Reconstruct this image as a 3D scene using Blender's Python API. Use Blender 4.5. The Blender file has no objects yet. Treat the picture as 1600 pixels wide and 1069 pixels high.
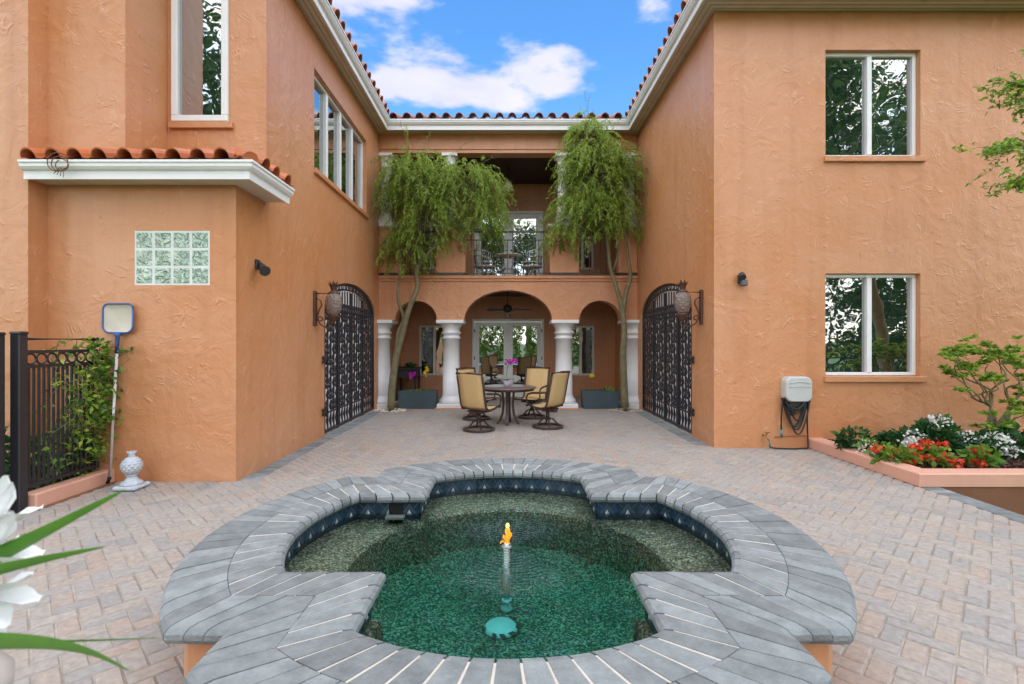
import bpy, math, random
import numpy as np
from mathutils import Vector, Matrix
R = math.radians
random.seed(7); rng = np.random.default_rng(7)
sc = bpy.context.scene
C = sc.collection
# ------------------------------------------------------------------ camera
cam = bpy.data.cameras.new('camera'); co = bpy.data.objects.new('camera', cam); C.objects.link(co)
co.location = (0, 0, 1.6); co.rotation_euler = (R(90), 0, 0)
cam.sensor_width = 36; cam.lens = 770/1600*36; cam.shift_x = 6.0/1600; cam.shift_y = 0.0
cam.clip_start = 0.05; cam.clip_end = 2000
cam.dof.use_dof = True; cam.dof.focus_distance = 7.0; cam.dof.aperture_fstop = 4.5
sc.camera = co
# ------------------------------------------------------------------ world, sun, exposure
SUN_EL, SUN_AZ = 62, 172       # azimuth clockwise from +Y: the sun stands high behind the camera's right shoulder
w = bpy.data.worlds.new('World'); sc.world = w; w.use_nodes = True
nt = w.node_tree; nt.nodes.clear()
def wn(t, **k):
    n = nt.nodes.new(t)
    for a, b in k.items(): setattr(n, a, b)
    return n
sky = wn('ShaderNodeTexSky', sky_type='NISHITA', sun_disc=False, sun_elevation=R(SUN_EL), sun_rotation=R(SUN_AZ),
         altitude=0, air_density=1.0, dust_density=0.4, ozone_density=2.2)
hs = wn('ShaderNodeHueSaturation'); hs.inputs['Saturation'].default_value = 1.28; hs.inputs['Value'].default_value = 1.05
tc = wn('ShaderNodeTexCoord'); sep = wn('ShaderNodeSeparateXYZ')
mp = wn('ShaderNodeMapping'); mp.inputs['Scale'].default_value = (3.2, 3.2, 8.0); mp.inputs['Location'].default_value = (1.7, 3.9, 2.98)
nz = wn('ShaderNodeTexNoise'); nz.inputs['Scale'].default_value = 1.15; nz.inputs['Detail'].default_value = 9; nz.inputs['Roughness'].default_value = 0.52
cov = wn('ShaderNodeMapRange'); cov.inputs['From Min'].default_value = 0.34; cov.inputs['From Max'].default_value = 0.52
cov.inputs['To Min'].default_value = 0.055; cov.inputs['To Max'].default_value = -0.055
add = wn('ShaderNodeMath', operation='ADD')
edge = wn('ShaderNodeMapRange', interpolation_type='SMOOTHSTEP'); edge.inputs['From Min'].default_value = 0.50; edge.inputs['From Max'].default_value = 0.60
nz2 = wn('ShaderNodeTexNoise'); nz2.inputs['Scale'].default_value = 2.6; nz2.inputs['Detail'].default_value = 5
ccol = wn('ShaderNodeMixRGB'); ccol.inputs[1].default_value = (2.1, 2.25, 3.1, 1); ccol.inputs[2].default_value = (3.5, 3.4, 3.55, 1)
mix = wn('ShaderNodeMixRGB')
bg = wn('ShaderNodeBackground'); bg.inputs['Strength'].default_value = 0.075
out = wn('ShaderNodeOutputWorld')
L = nt.links.new
L(sky.outputs[0], hs.inputs['Color']); L(tc.outputs['Generated'], sep.inputs[0]); L(tc.outputs['Generated'], mp.inputs[0])
L(mp.outputs[0], nz.inputs['Vector']); L(mp.outputs[0], nz2.inputs['Vector'])
L(sep.outputs['Z'], cov.inputs['Value']); L(nz.outputs['Fac'], add.inputs[0]); L(cov.outputs[0], add.inputs[1])
L(add.outputs[0], edge.inputs['Value']); L(nz2.outputs['Fac'], ccol.inputs[0])
L(edge.outputs[0], mix.inputs[0]); L(hs.outputs[0], mix.inputs[1]); L(ccol.outputs[0], mix.inputs[2])
L(mix.outputs[0], bg.inputs['Color']); L(bg.outputs[0], out.inputs[0])
sl = bpy.data.lights.new('sun', 'SUN'); sl.energy = 1.5; sl.angle = R(150); sl.color = (1.0, 0.92, 0.80)
so = bpy.data.objects.new('sun', sl); C.objects.link(so)
sd = Vector((math.sin(R(SUN_AZ))*math.cos(R(SUN_EL)), math.cos(R(SUN_AZ))*math.cos(R(SUN_EL)), math.sin(R(SUN_EL))))
so.rotation_euler = sd.to_track_quat('Z', 'Y').to_euler(); so.location = sd*60
vs = sc.view_settings; vs.view_transform = 'Standard'; vs.look = 'None'; vs.gamma = 1; vs.use_curve_mapping = False
vs.exposure = 2.05
sc.cycles.use_denoising = True
sc.cycles.max_bounces = 10; sc.cycles.diffuse_bounces = 4; sc.cycles.glossy_bounces = 4; sc.cycles.transparent_max_bounces = 24
sc.cycles.caustics_reflective = False; sc.cycles.caustics_refractive = False
sc.cycles.sample_clamp_indirect = 6

# ------------------------------------------------------------------ helpers
def tag(o, label=None, cat=None, group=None, kind=None):
    if label: o['label'] = label
    if cat: o['category'] = cat
    if group: o['group'] = group
    if kind: o['kind'] = kind
    return o
def thing(name, label, cat, loc=(0, 0, 0), group=None):
    o = bpy.data.objects.new(name, None); C.objects.link(o); o.location = loc
    o.empty_display_size = 0.1
    return tag(o, label, cat, group)
def root_loc(p):
    v = Vector((0, 0, 0))
    while p is not None:
        v += p.location; p = p.parent
    return v
def link_mesh(name, me, mat, parent=None, loc=None):
    o = bpy.data.objects.new(name, me); C.objects.link(o)
    if mat is not None and not me.materials:
        for m in (mat if isinstance(mat, (list, tuple)) else [mat]): me.materials.append(m)
    if parent: o.parent = parent
    if loc is not None: o.location = loc
    return o
def copy_tree(o, parent=None, **k):
    c = o.copy(); C.objects.link(c); c.parent = parent
    for ch in list(o.children): copy_tree(ch, c)
    for a, b in k.items(): c[a] = b
    return c
def basis(d):
    d = Vector(d).normalized()
    a = Vector((0, 0, 1)) if abs(d.z) < 0.9 else Vector((1, 0, 0))
    s = d.cross(a).normalized(); return d, s, s.cross(d).normalized()
class MB:
    def __init__(s): s.v = []; s.f = []; s.mi = []; s.m = 0; s.sm = []
    def face(s, idx, smooth=False): s.f.append(tuple(idx)); s.mi.append(s.m); s.sm.append(smooth)
    def add(s, vs, fs, smooth=False):
        b = len(s.v); s.v.extend([tuple(p) for p in vs])
        for f in fs: s.face([b+i for i in f], smooth)
        return s
    def quad(s, a, b, c, d): return s.add([a, b, c, d], [(0, 1, 2, 3)])
    def box(s, x0, x1, y0, y1, z0, z1):
        v = [(x0,y0,z0),(x1,y0,z0),(x1,y1,z0),(x0,y1,z0),(x0,y0,z1),(x1,y0,z1),(x1,y1,z1),(x0,y1,z1)]
        return s.add(v, [(0,3,2,1),(4,5,6,7),(0,1,5,4),(1,2,6,5),(2,3,7,6),(3,0,4,7)])
    def bbox(s, x0, x1, y0, y1, z0, z1, b=0.01):   # box with chamfered edges
        P = []
        for zi, (z, zz) in enumerate(((z0, z0+b), (z1, z1-b))):
            ring_in = [(x0+b,y0+b),(x1-b,y0+b),(x1-b,y1-b),(x0+b,y1-b)]
            oc = [(x0+b,y0),(x1-b,y0),(x1,y0+b),(x1,y1-b),(x1-b,y1),(x0+b,y1),(x0,y1-b),(x0,y0+b)]
            P.append(([(*p, z) for p in ring_in], [(*p, zz) for p in oc]))
        v = P[0][0]+P[0][1]+P[1][1]+P[1][0]
        f = [(3,2,1,0),(20,21,22,23)]
        for k in range(8): f.append((4+k, 4+(k+1)%8, 12+(k+1)%8, 12+k))
        for k in range(4):
            a, b2 = 4+2*k, 4+2*k+1; f.append((k, (k+1)%4, b2, a)); f.append(((k+1)%4, 4+(2*k+2)%8, b2))
            a, b2 = 12+2*k, 12+2*k+1; f.append((20+k, a, b2, 20+(k+1)%4)); f.append((20+(k+1)%4, b2, 12+(2*k+2)%8))
        return s.add(v, f)
    def tube(s, pts, r, n=8, cap=True, smooth=True):
        pts = [Vector(p) for p in pts]; m = len(pts)
        rs = r if isinstance(r, (list, tuple)) else [r]*m
        v = []; up = None
        for i, p in enumerate(pts):
            d = (pts[min(i+1, m-1)]-pts[max(i-1, 0)])
            if d.length < 1e-9: d = Vector((0, 0, 1))
            d.normalize()
            if up is None: _, a, b = basis(d)
            else:
                a = up - d*up.dot(d)
                if a.length < 1e-6: _, a, b = basis(d)
                a.normalize(); b = d.cross(a)
            up = a
            for k in range(n):
                t = 2*math.pi*k/n; v.append(p+(a*math.cos(t)+b*math.sin(t))*rs[i])
        f = [(i*n+k, i*n+(k+1) % n, (i+1)*n+(k+1) % n, (i+1)*n+k) for i in range(m-1) for k in range(n)]
        b0 = len(s.v); s.add(v, f, smooth)
        if cap:
            s.face([b0+k for k in range(n)][::-1]); s.face([b0+(m-1)*n+k for k in range(n)])
        return s
    def lathe(s, prof, c=(0, 0, 0), n=20, smooth=True, arc=None, cap=True):
        cx, cy, cz = c; m = len(prof); v = []
        for r, z in prof:
            for k in range(n):
                t = 2*math.pi*k/n; v.append((cx+r*math.cos(t), cy+r*math.sin(t), cz+z))
        f = [(i*n+k, i*n+(k+1) % n, (i+1)*n+(k+1) % n, (i+1)*n+k) for i in range(m-1) for k in range(n)]
        b0 = len(s.v); s.add(v, f, smooth)
        if cap:
            if prof[0][0] > 1e-4: s.face([b0+k for k in range(n)][::-1])
            if prof[-1][0] > 1e-4: s.face([b0+(m-1)*n+k for k in range(n)])
        return s
    def ball(s, c, r, n=10, m=6, sc=(1, 1, 1)):
        v = []; 
        for i in range(m+1):
            a = math.pi*i/m
            for k in range(n):
                t = 2*math.pi*k/n
                v.append((c[0]+r*sc[0]*math.sin(a)*math.cos(t), c[1]+r*sc[1]*math.sin(a)*math.sin(t), c[2]-r*sc[2]*math.cos(a)))
        return s.add(v, [(i*n+k, i*n+(k+1) % n, (i+1)*n+(k+1) % n, (i+1)*n+k) for i in range(m) for k in range(n)], True)
    def prism(s, poly, z0, z1):
        n = len(poly); v = [(x, y, z0) for x, y in poly]+[(x, y, z1) for x, y in poly]
        return s.add(v, [tuple(range(n))[::-1], tuple(range(n, 2*n))]+[(k, (k+1) % n, n+(k+1) % n, n+k) for k in range(n)])
    def sweep(s, prof, pts, smooth=False, cap=True):
        """prof: closed (across, up) polygon swept along horizontal points, mitred; across = to the right of travel"""
        pts = [Vector(p) for p in pts]; m = len(pts); n = len(prof); v = []
        for i, p in enumerate(pts):
            d0 = (pts[i]-pts[i-1]).normalized() if i else (pts[1]-pts[0]).normalized()
            d1 = (pts[i+1]-pts[i]).normalized() if i < m-1 else d0
            n0 = Vector((d0.y, -d0.x, 0)); n1 = Vector((d1.y, -d1.x, 0)); q = (n0+n1).normalized(); q /= max(q.dot(n0), 0.2)
            for a, u in prof: v.append(p+q*a+Vector((0, 0, u)))
        b0 = len(s.v); s.add(v, [(i*n+k, i*n+(k+1) % n, (i+1)*n+(k+1) % n, (i+1)*n+k) for i in range(m-1) for k in range(n)], smooth)
        if cap: s.face([b0+k for k in range(n)][::-1]); s.face([b0+(m-1)*n+k for k in range(n)])
        return s
    def xf(s, fn, start=0):
        s.v[start:] = [tuple(fn(Vector(p))) for p in s.v[start:]]; return s
    def mesh(s, name, org=(0, 0, 0)):
        me = bpy.data.meshes.new(name); o = Vector(org)
        me.from_pydata([(p[0]-o.x, p[1]-o.y, p[2]-o.z) for p in s.v], [], s.f)
        me.polygons.foreach_set('material_index', s.mi); me.polygons.foreach_set('use_smooth', s.sm)
        me.update(); return me
    def build(s, name, mat, parent=None, fix=True):
        me = s.mesh(name, root_loc(parent) if parent else (0, 0, 0))
        if fix:
            import bmesh
            bm = bmesh.new(); bm.from_mesh(me); bmesh.ops.recalc_face_normals(bm, faces=bm.faces); bm.to_mesh(me); bm.free()
        return link_mesh(name, me, mat, parent)
def struct(name, mb, mat):
    o = mb.build(name, mat); o['kind'] = 'structure'; return o
def unit(a): return a/np.maximum(np.linalg.norm(a, axis=-1, keepdims=True), 1e-9)
def leaf_mesh(name, P, D, Ln, Wd, mat, parent=None, droop=0.15, tint=None, bend=True):
    n = len(P); P = np.asarray(P, float); D = unit(np.asarray(D, float))
    Ln = np.broadcast_to(Ln, (n,))[:, None]; Wd = np.broadcast_to(Wd, (n,))[:, None]
    S = unit(np.cross(D, rng.normal(size=(n, 3)))); N = np.cross(S, D)
    mid = P+D*Ln*0.45; mid[:, 2] += 0.0; tip = P+D*Ln; tip[:, 2] -= (Ln*droop)[:, 0]
    fold = N*Wd*0.18
    V = np.stack([P, mid+S*Wd/2+fold, tip, mid-S*Wd/2+fold], 1).reshape(-1, 3)
    if parent: V = V-np.array(root_loc(parent))
    me = bpy.data.meshes.new(name); me.vertices.add(4*n); me.vertices.foreach_set('co', V.ravel())
    me.loops.add(4*n); me.loops.foreach_set('vertex_index', np.arange(4*n, dtype=np.int32))
    me.polygons.add(n); me.polygons.foreach_set('loop_start', np.arange(0, 4*n, 4, dtype=np.int32))
    me.update(); at = me.attributes.new('tint', 'FLOAT', 'FACE')
    at.data.foreach_set('value', (rng.random(n) if tint is None else np.clip(tint, 0, 1)).astype(np.float32))
    me.validate(); return link_mesh(name, me, mat, parent)

# ------------------------------------------------------------------ materials
MATS = {}
def mat(name, col, rough=0.6, metal=0.0, spec=0.5, var=None, vscale=3.0, bump=0.0, bscale=40.0, rnd=0.0, tint=None, coat=0.0):
    """plain procedural material: noise-varied colour, optional per-object variation, fine bump"""
    m = bpy.data.materials.new(name); m.use_nodes = True; t = m.node_tree; p = t.nodes['Principled BSDF']
    p.inputs['Roughness'].default_value = rough; p.inputs['Metallic'].default_value = metal
    p.inputs['Specular IOR Level'].default_value = spec; p.inputs['Coat Weight'].default_value = coat
    g = t.nodes.new('ShaderNodeNewGeometry')
    cur = None
    c2 = var if var else tuple(c*0.8 for c in col)
    n1 = t.nodes.new('ShaderNodeTexNoise'); n1.inputs['Scale'].default_value = vscale; n1.inputs['Detail'].default_value = 6
    n1.inputs['Roughness'].default_value = 0.65
    t.links.new(g.outputs['Position'], n1.inputs['Vector'])
    rp = t.nodes.new('ShaderNodeMapRange'); rp.inputs['From Min'].default_value = 0.32; rp.inputs['From Max'].default_value = 0.68
    t.links.new(n1.outputs['Fac'], rp.inputs['Value'])
    mx = t.nodes.new('ShaderNodeMixRGB'); mx.inputs[1].default_value = (*c2, 1); mx.inputs[2].default_value = (*col, 1)
    t.links.new(rp.outputs[0], mx.inputs[0]); cur = mx.outputs[0]
    if rnd or tint:
        h = t.nodes.new('ShaderNodeHueSaturation')
        if tint:
            a = t.nodes.new('ShaderNodeAttribute'); a.attribute_name = 'tint'; src = a.outputs['Fac']
        else:
            a = t.nodes.new('ShaderNodeObjectInfo'); src = a.outputs['Random']
        mr = t.nodes.new('ShaderNodeMapRange'); mr.inputs['To Min'].default_value = 1-(rnd or 0.2); mr.inputs['To Max'].default_value = 1+(rnd or 0.2)
        t.links.new(src, mr.inputs['Value']); t.links.new(mr.outputs[0], h.inputs['Value'])
        t.links.new(cur, h.inputs['Color']); cur = h.outputs[0]
    t.links.new(cur, p.inputs['Base Color'])
    if bump:
        n2 = t.nodes.new('ShaderNodeTexNoise'); n2.inputs['Scale'].default_value = bscale; n2.inputs['Detail'].default_value = 5
        t.links.new(g.outputs['Position'], n2.inputs['Vector'])
        b = t.nodes.new('ShaderNodeBump'); b.inputs['Strength'].default_value = bump; b.inputs['Distance'].default_value = 0.01
        t.links.new(n2.outputs['Fac'], b.inputs['Height']); t.links.new(b.outputs[0], p.inputs['Normal'])
    MATS[name] = m; return m
def leafmat(name, c_dark, c_mid, c_light, trans=0.35):
    m = bpy.data.materials.new(name); m.use_nodes = True; t = m.node_tree; t.nodes.clear()
    a = t.nodes.new('ShaderNodeAttribute'); a.attribute_name = 'tint'
    r = t.nodes.new('ShaderNodeValToRGB'); e = r.color_ramp.elements
    e[0].color = (*c_dark, 1); e[1].color = (*c_light, 1); x = e.new(0.5); x.color = (*c_mid, 1)
    d = t.nodes.new('ShaderNodeBsdfPrincipled'); d.inputs['Roughness'].default_value = 0.5
    tr = t.nodes.new('ShaderNodeBsdfTranslucent'); mx = t.nodes.new('ShaderNodeMixShader'); mx.inputs[0].default_value = trans
    o = t.nodes.new('ShaderNodeOutputMaterial'); k = t.links.new
    k(a.outputs['Fac'], r.inputs[0]); k(r.outputs[0], d.inputs['Base Color']); k(r.outputs[0], tr.inputs['Color'])
    k(d.outputs[0], mx.inputs[1]); k(tr.outputs[0], mx.inputs[2]); k(mx.outputs[0], o.inputs[0]); return m
def stucco(name, col, col2, marks=1.0):
    m = bpy.data.materials.new(name); m.use_nodes = True; t = m.node_tree; p = t.nodes['Principled BSDF']; k = t.links.new
    p.inputs['Roughness'].default_value = 0.4; p.inputs['Specular IOR Level'].default_value = 0.6
    g = t.nodes.new('ShaderNodeNewGeometry')
    def noise(s, d=4, dist=0.0, ro=0.5):
        n = t.nodes.new('ShaderNodeTexNoise'); n.inputs['Scale'].default_value = s; n.inputs['Detail'].default_value = d
        n.inputs['Distortion'].default_value = dist; n.inputs['Roughness'].default_value = ro; k(g.outputs['Position'], n.inputs['Vector']); return n
    def math_(op, a, b=None, clamp=False):
        n = t.nodes.new('ShaderNodeMath'); n.operation = op; n.use_clamp = clamp
        for i, x in enumerate((a, b)):
            if x is None: continue
            if isinstance(x, (int, float)): n.inputs[i].default_value = x
            else: k(x, n.inputs[i])
        return n.outputs[0]
    big = noise(0.55, 5, 0.3, 0.6); mr = t.nodes.new('ShaderNodeMapRange'); mr.inputs['From Min'].default_value = 0.3; mr.inputs['From Max'].default_value = 0.7
    k(big.outputs['Fac'], mr.inputs['Value'])
    mx = t.nodes.new('ShaderNodeMixRGB'); mx.inputs[1].default_value = (*col, 1); mx.inputs[2].default_value = (*col2, 1); k(mr.outputs[0], mx.inputs[0])
    # trowel strokes: thin ridges along the level lines of a warped noise, broken up by a second noise
    rid = noise(3.6, 1.5, 0.9); rd = math_('ABSOLUTE', math_('SUBTRACT', rid.outputs['Fac'], 0.5))
    line = math_('SUBTRACT', 1.0, math_('MULTIPLY', rd, 20.0), True)
    rid2 = noise(5.3, 1.0, 1.2); rd2 = math_('ABSOLUTE', math_('SUBTRACT', rid2.outputs['Fac'], 0.47))
    line2 = math_('SUBTRACT', 1.0, math_('MULTIPLY', rd2, 18.0), True)
    gate = noise(4.4, 2, 0.0); gm = math_('MULTIPLY', math_('SUBTRACT', gate.outputs['Fac'], 0.565), 7.0, True)
    gate2 = noise(6.1, 2, 0.0); gm2 = math_('MULTIPLY', math_('SUBTRACT', gate2.outputs['Fac'], 0.585), 7.0, True)
    st = math_('ADD', math_('MULTIPLY', line, gm), math_('MULTIPLY', line2, gm2))
    fine = noise(95, 4); lump = noise(9, 3); broad = noise(2.6, 5, 1.6, 0.55)
    h = math_('ADD', math_('ADD', math_('MULTIPLY', st, 0.58*marks), math_('MULTIPLY', fine.outputs['Fac'], 0.16)), math_('MULTIPLY', lump.outputs['Fac'], 0.6))
    h = math_('ADD', h, math_('MULTIPLY', broad.outputs['Fac'], 1.5))
    b = t.nodes.new('ShaderNodeBump'); b.inputs['Strength'].default_value = 0.55; b.inputs['Distance'].default_value = 0.02
    k(h, b.inputs['Height']); k(b.outputs[0], p.inputs['Normal'])
    # grime specks
    sp = noise(14, 3); sm = math_('MULTIPLY', math_('SUBTRACT', sp.outputs['Fac'], 0.68), 6.0, True)
    m2 = t.nodes.new('ShaderNodeMixRGB'); m2.blend_type = 'MULTIPLY'; m2.inputs[2].default_value = (0.6, 0.52, 0.45, 1)
    k(sm, m2.inputs[0]); k(mx.outputs[0], m2.inputs[1])
    # rain streaks: tall thin stains
    mpv = t.nodes.new('ShaderNodeMapping'); mpv.inputs['Scale'].default_value = (5.0, 5.0, 0.35); k(g.outputs['Position'], mpv.inputs[0])
    rs = t.nodes.new('ShaderNodeTexNoise'); rs.inputs['Scale'].default_value = 1.0; rs.inputs['Detail'].default_value = 5; k(mpv.outputs[0], rs.inputs['Vector'])
    rm_ = math_('MULTIPLY', math_('SUBTRACT', rs.outputs['Fac'], 0.52), 2.2, True)
    m4 = t.nodes.new('ShaderNodeMixRGB'); m4.blend_type = 'MULTIPLY'; m4.inputs[2].default_value = (0.80, 0.74, 0.68, 1)
    k(rm_, m4.inputs[0]); k(m2.outputs[0], m4.inputs[1]); m2 = m4
    # ridges a little paler: their highlight is put into the colour
    m3 = t.nodes.new('ShaderNodeMixRGB'); m3.inputs[2].default_value = (col2[0]*1.18, col2[1]*1.25, col2[2]*1.35, 1)
    k(math_('MULTIPLY', st, 0.35), m3.inputs[0]); k(m2.outputs[0], m3.inputs[1]); k(m3.outputs[0], p.inputs['Base Color'])
    MATS[name] = m; return m
def glassmat(name, refl=0.45, inner=(0.012, 0.02, 0.018), wav=0.02, wscale=2.5):
    m = bpy.data.materials.new(name); m.use_nodes = True; t = m.node_tree; t.nodes.clear(); k = t.links.new
    gl = t.nodes.new('ShaderNodeBsdfGlossy'); gl.inputs['Roughness'].default_value = 0.015; gl.inputs['Color'].default_value = (0.93, 0.97, 0.95, 1)
    df = t.nodes.new('ShaderNodeBsdfDiffuse'); df.inputs['Color'].default_value = (*inner, 1)
    g = t.nodes.new('ShaderNodeNewGeometry'); n = t.nodes.new('ShaderNodeTexNoise'); n.inputs['Scale'].default_value = wscale; n.inputs['Detail'].default_value = 1.5
    b = t.nodes.new('ShaderNodeBump'); b.inputs['Strength'].default_value = wav; b.inputs['Distance'].default_value = 0.3
    k(g.outputs['Position'], n.inputs['Vector']); k(n.outputs['Fac'], b.inputs['Height']); k(b.outputs[0], gl.inputs['Normal'])
    lw = t.nodes.new('ShaderNodeFresnel'); lw.inputs['IOR'].default_value = 1.5
    mr = t.nodes.new('ShaderNodeMapRange'); mr.inputs['From Min'].default_value = 0.04; mr.inputs['To Min'].default_value = refl
    k(lw.outputs[0], mr.inputs['Value'])
    mx = t.nodes.new('ShaderNodeMixShader'); o = t.nodes.new('ShaderNodeOutputMaterial')
    k(mr.outputs[0], mx.inputs[0]); k(df.outputs[0], mx.inputs[1]); k(gl.outputs[0], mx.inputs[2]); k(mx.outputs[0], o.inputs[0])
    MATS[name] = m; return m
STUC = stucco('orange_stucco', (0.53, 0.215, 0.075), (0.58, 0.285, 0.145))
PINK = mat('pink_painted_concrete', (0.66, 0.36, 0.25), 0.6, var=(0.60, 0.32, 0.22), bump=0.25, bscale=120)
WHITE = mat('white_paint', (0.80, 0.80, 0.77), 0.4, var=(0.74, 0.74, 0.71), bump=0.03)
SOFF = mat('beige_soffit', (0.62, 0.57, 0.46), 0.6)
BLACK = mat('black_iron', (0.012, 0.013, 0.016), 0.38, var=(0.02, 0.02, 0.024), spec=0.6)
BRONZE = mat('bronze_metal', (0.055, 0.028, 0.018), 0.42, var=(0.04, 0.02, 0.014), spec=0.6)
RUST = mat('copper_brown_metal', (0.13, 0.06, 0.035), 0.5, metal=0.3, var=(0.08, 0.04, 0.03), vscale=30)
SLING = mat('tan_sling_fabric', (0.62, 0.43, 0.19), 0.75, var=(0.56, 0.385, 0.165), vscale=60, bump=0.2, bscale=300)
TERRA = mat('terracotta_tile', (0.42, 0.14, 0.06), 0.5, var=(0.26, 0.085, 0.04), vscale=5, rnd=0.28, bump=0.15, bscale=60)
TERRA2 = mat('glazed_terracotta_tile', (0.50, 0.15, 0.05), 0.38, var=(0.36, 0.10, 0.035), vscale=5, rnd=0.2)
SLATE = mat('slate_blue_planter', (0.055, 0.085, 0.095), 0.55, var=(0.045, 0.07, 0.08))
BROWN = mat('dark_brown_ceiling', (0.05, 0.025, 0.016), 0.6)
GLASS = glassmat('reflective_window_glass', 0.5, wav=0.010, wscale=3.0)
DGLASS = glassmat('door_glass', 0.6, wav=0.006)
COPE = mat('blue_grey_coping_brick', (0.235, 0.255, 0.245), 0.72, var=(0.14, 0.155, 0.15), vscale=9, rnd=0.24, bump=0.6, bscale=75)
MORT = mat('cream_mortar', (0.62, 0.56, 0.46), 0.85, var=(0.5, 0.45, 0.37), vscale=25, bump=0.2)
MORTD = mat('grey_mortar', (0.22, 0.215, 0.20), 0.9, var=(0.13, 0.13, 0.125), vscale=12)
BARK = mat('pale_bark', (0.23, 0.19, 0.10), 0.85, var=(0.13, 0.12, 0.055), vscale=9, bump=0.6, bscale=45)
BARKD = mat('grey_bark', (0.12, 0.09, 0.065), 0.9, var=(0.07, 0.055, 0.04), vscale=9, bump=0.6, bscale=30)
MULCH = mat('bark_mulch', (0.12, 0.05, 0.03), 0.9, var=(0.05, 0.022, 0.014), vscale=30, bump=0.8, bscale=50, tint=True, rnd=0.6)
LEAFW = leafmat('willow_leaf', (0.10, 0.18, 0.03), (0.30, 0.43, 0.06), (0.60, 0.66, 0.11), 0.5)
LEAFD = leafmat('dark_leaf', (0.015, 0.06, 0.015), (0.03, 0.11, 0.025), (0.08, 0.20, 0.04))
LEAFB = leafmat('bright_leaf', (0.05, 0.14, 0.015), (0.16, 0.31, 0.035), (0.42, 0.52, 0.06), 0.42)
LEAFT = leafmat('tree_leaf', (0.03, 0.075, 0.02), (0.06, 0.14, 0.03), (0.13, 0.24, 0.05), 0.4)
PETW = leafmat('white_petal', (0.70, 0.72, 0.60), (0.80, 0.80, 0.74), (0.85, 0.84, 0.80), 0.25)
PETR = leafmat('red_petal', (0.55, 0.03, 0.015), (0.70, 0.06, 0.02), (0.78, 0.13, 0.03), 0.2)
PETM = leafmat('magenta_petal', (0.45, 0.01, 0.33), (0.62, 0.02, 0.50), (0.75, 0.06, 0.62), 0.25)
PETY = leafmat('yellow_petal', (0.65, 0.45, 0.01), (0.80, 0.62, 0.02), (0.85, 0.72, 0.05), 0.25)
# ------------------------------------------------------------------ ground and patio
def pavermat():
    m = bpy.data.materials.new('tumbled_paver'); m.use_nodes = True; t = m.node_tree; p = t.nodes['Principled BSDF']; k = t.links.new
    p.inputs['Roughness'].default_value = 0.8; p.inputs['Specular IOR Level'].default_value = 0.35
    g = t.nodes.new('ShaderNodeNewGeometry'); a = t.nodes.new('ShaderNodeAttribute'); a.attribute_name = 'tint'
    r = t.nodes.new('ShaderNodeValToRGB'); e = r.color_ramp.elements
    e[0].color = (0.265, 0.245, 0.22, 1); e[1].color = (0.395, 0.345, 0.28, 1)
    for pos, c in ((0.22, (0.31, 0.29, 0.26)), (0.42, (0.34, 0.30, 0.255)), (0.62, (0.355, 0.30, 0.245)), (0.8, (0.37, 0.275, 0.21)), (0.88, (0.36, 0.30, 0.24))):
        x = e.new(pos); x.color = (*c, 1)
    k(a.outputs['Fac'], r.inputs[0])
    def noise(s, d):
        n = t.nodes.new('ShaderNodeTexNoise'); n.inputs['Scale'].default_value = s; n.inputs['Detail'].default_value = d; n.inputs['Roughness'].default_value = 0.6
        k(g.outputs['Position'], n.inputs['Vector']); return n
    n1 = noise(1.1, 5); n2 = noise(26, 5); n3 = noise(160, 3)
    mr = t.nodes.new('ShaderNodeMapRange'); mr.inputs['From Min'].default_value = 0.3; mr.inputs['From Max'].default_value = 0.72; mr.inputs['To Min'].default_value = 0; mr.inputs['To Max'].default_value = 0.55
    k(n1.outputs['Fac'], mr.inputs['Value'])
    mx = t.nodes.new('ShaderNodeMixRGB'); mx.inputs[2].default_value = (0.37, 0.345, 0.305, 1); k(mr.outputs[0], mx.inputs[0]); k(r.outputs[0], mx.inputs[1])
    mr2 = t.nodes.new('ShaderNodeMapRange'); mr2.inputs['From Min'].default_value = 0.3; mr2.inputs['From Max'].default_value = 0.7; mr2.inputs['To Min'].default_value = 0.78; mr2.inputs['To Max'].default_value = 1.12
    k(n2.outputs['Fac'], mr2.inputs['Value'])
    h = t.nodes.new('ShaderNodeHueSaturation'); k(mr2.outputs[0], h.inputs['Value']); k(mx.outputs[0], h.inputs['Color']); k(h.outputs[0], p.inputs['Base Color'])
    ad = t.nodes.new('ShaderNodeMath'); ad.operation = 'ADD'; k(n2.outputs['Fac'], ad.inputs[0]); k(n3.outputs['Fac'], ad.inputs[1])
    b = t.nodes.new('ShaderNodeBump'); b.inputs['Strength'].default_value = 0.4; b.inputs['Distance'].default_value = 0.006
    k(ad.outputs[0], b.inputs['Height']); k(b.outputs[0], p.inputs['Normal']); return m
PAVE = pavermat()
SAND = mat('joint_sand', (0.42, 0.37, 0.30), 0.95, var=(0.17, 0.14, 0.11), vscale=2.3)
LAWN = mat('lawn', (0.07, 0.14, 0.02), 0.9, var=(0.045, 0.10, 0.015), vscale=1.2, bump=0.8, bscale=25)
g = MB(); g.quad((-300, -300, -0.5), (300, -300, -0.5), (300, 300, -0.5), (-300, 300, -0.5)); struct('ground', g, LAWN)
SY = 3.11                                     # spa centre
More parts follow.
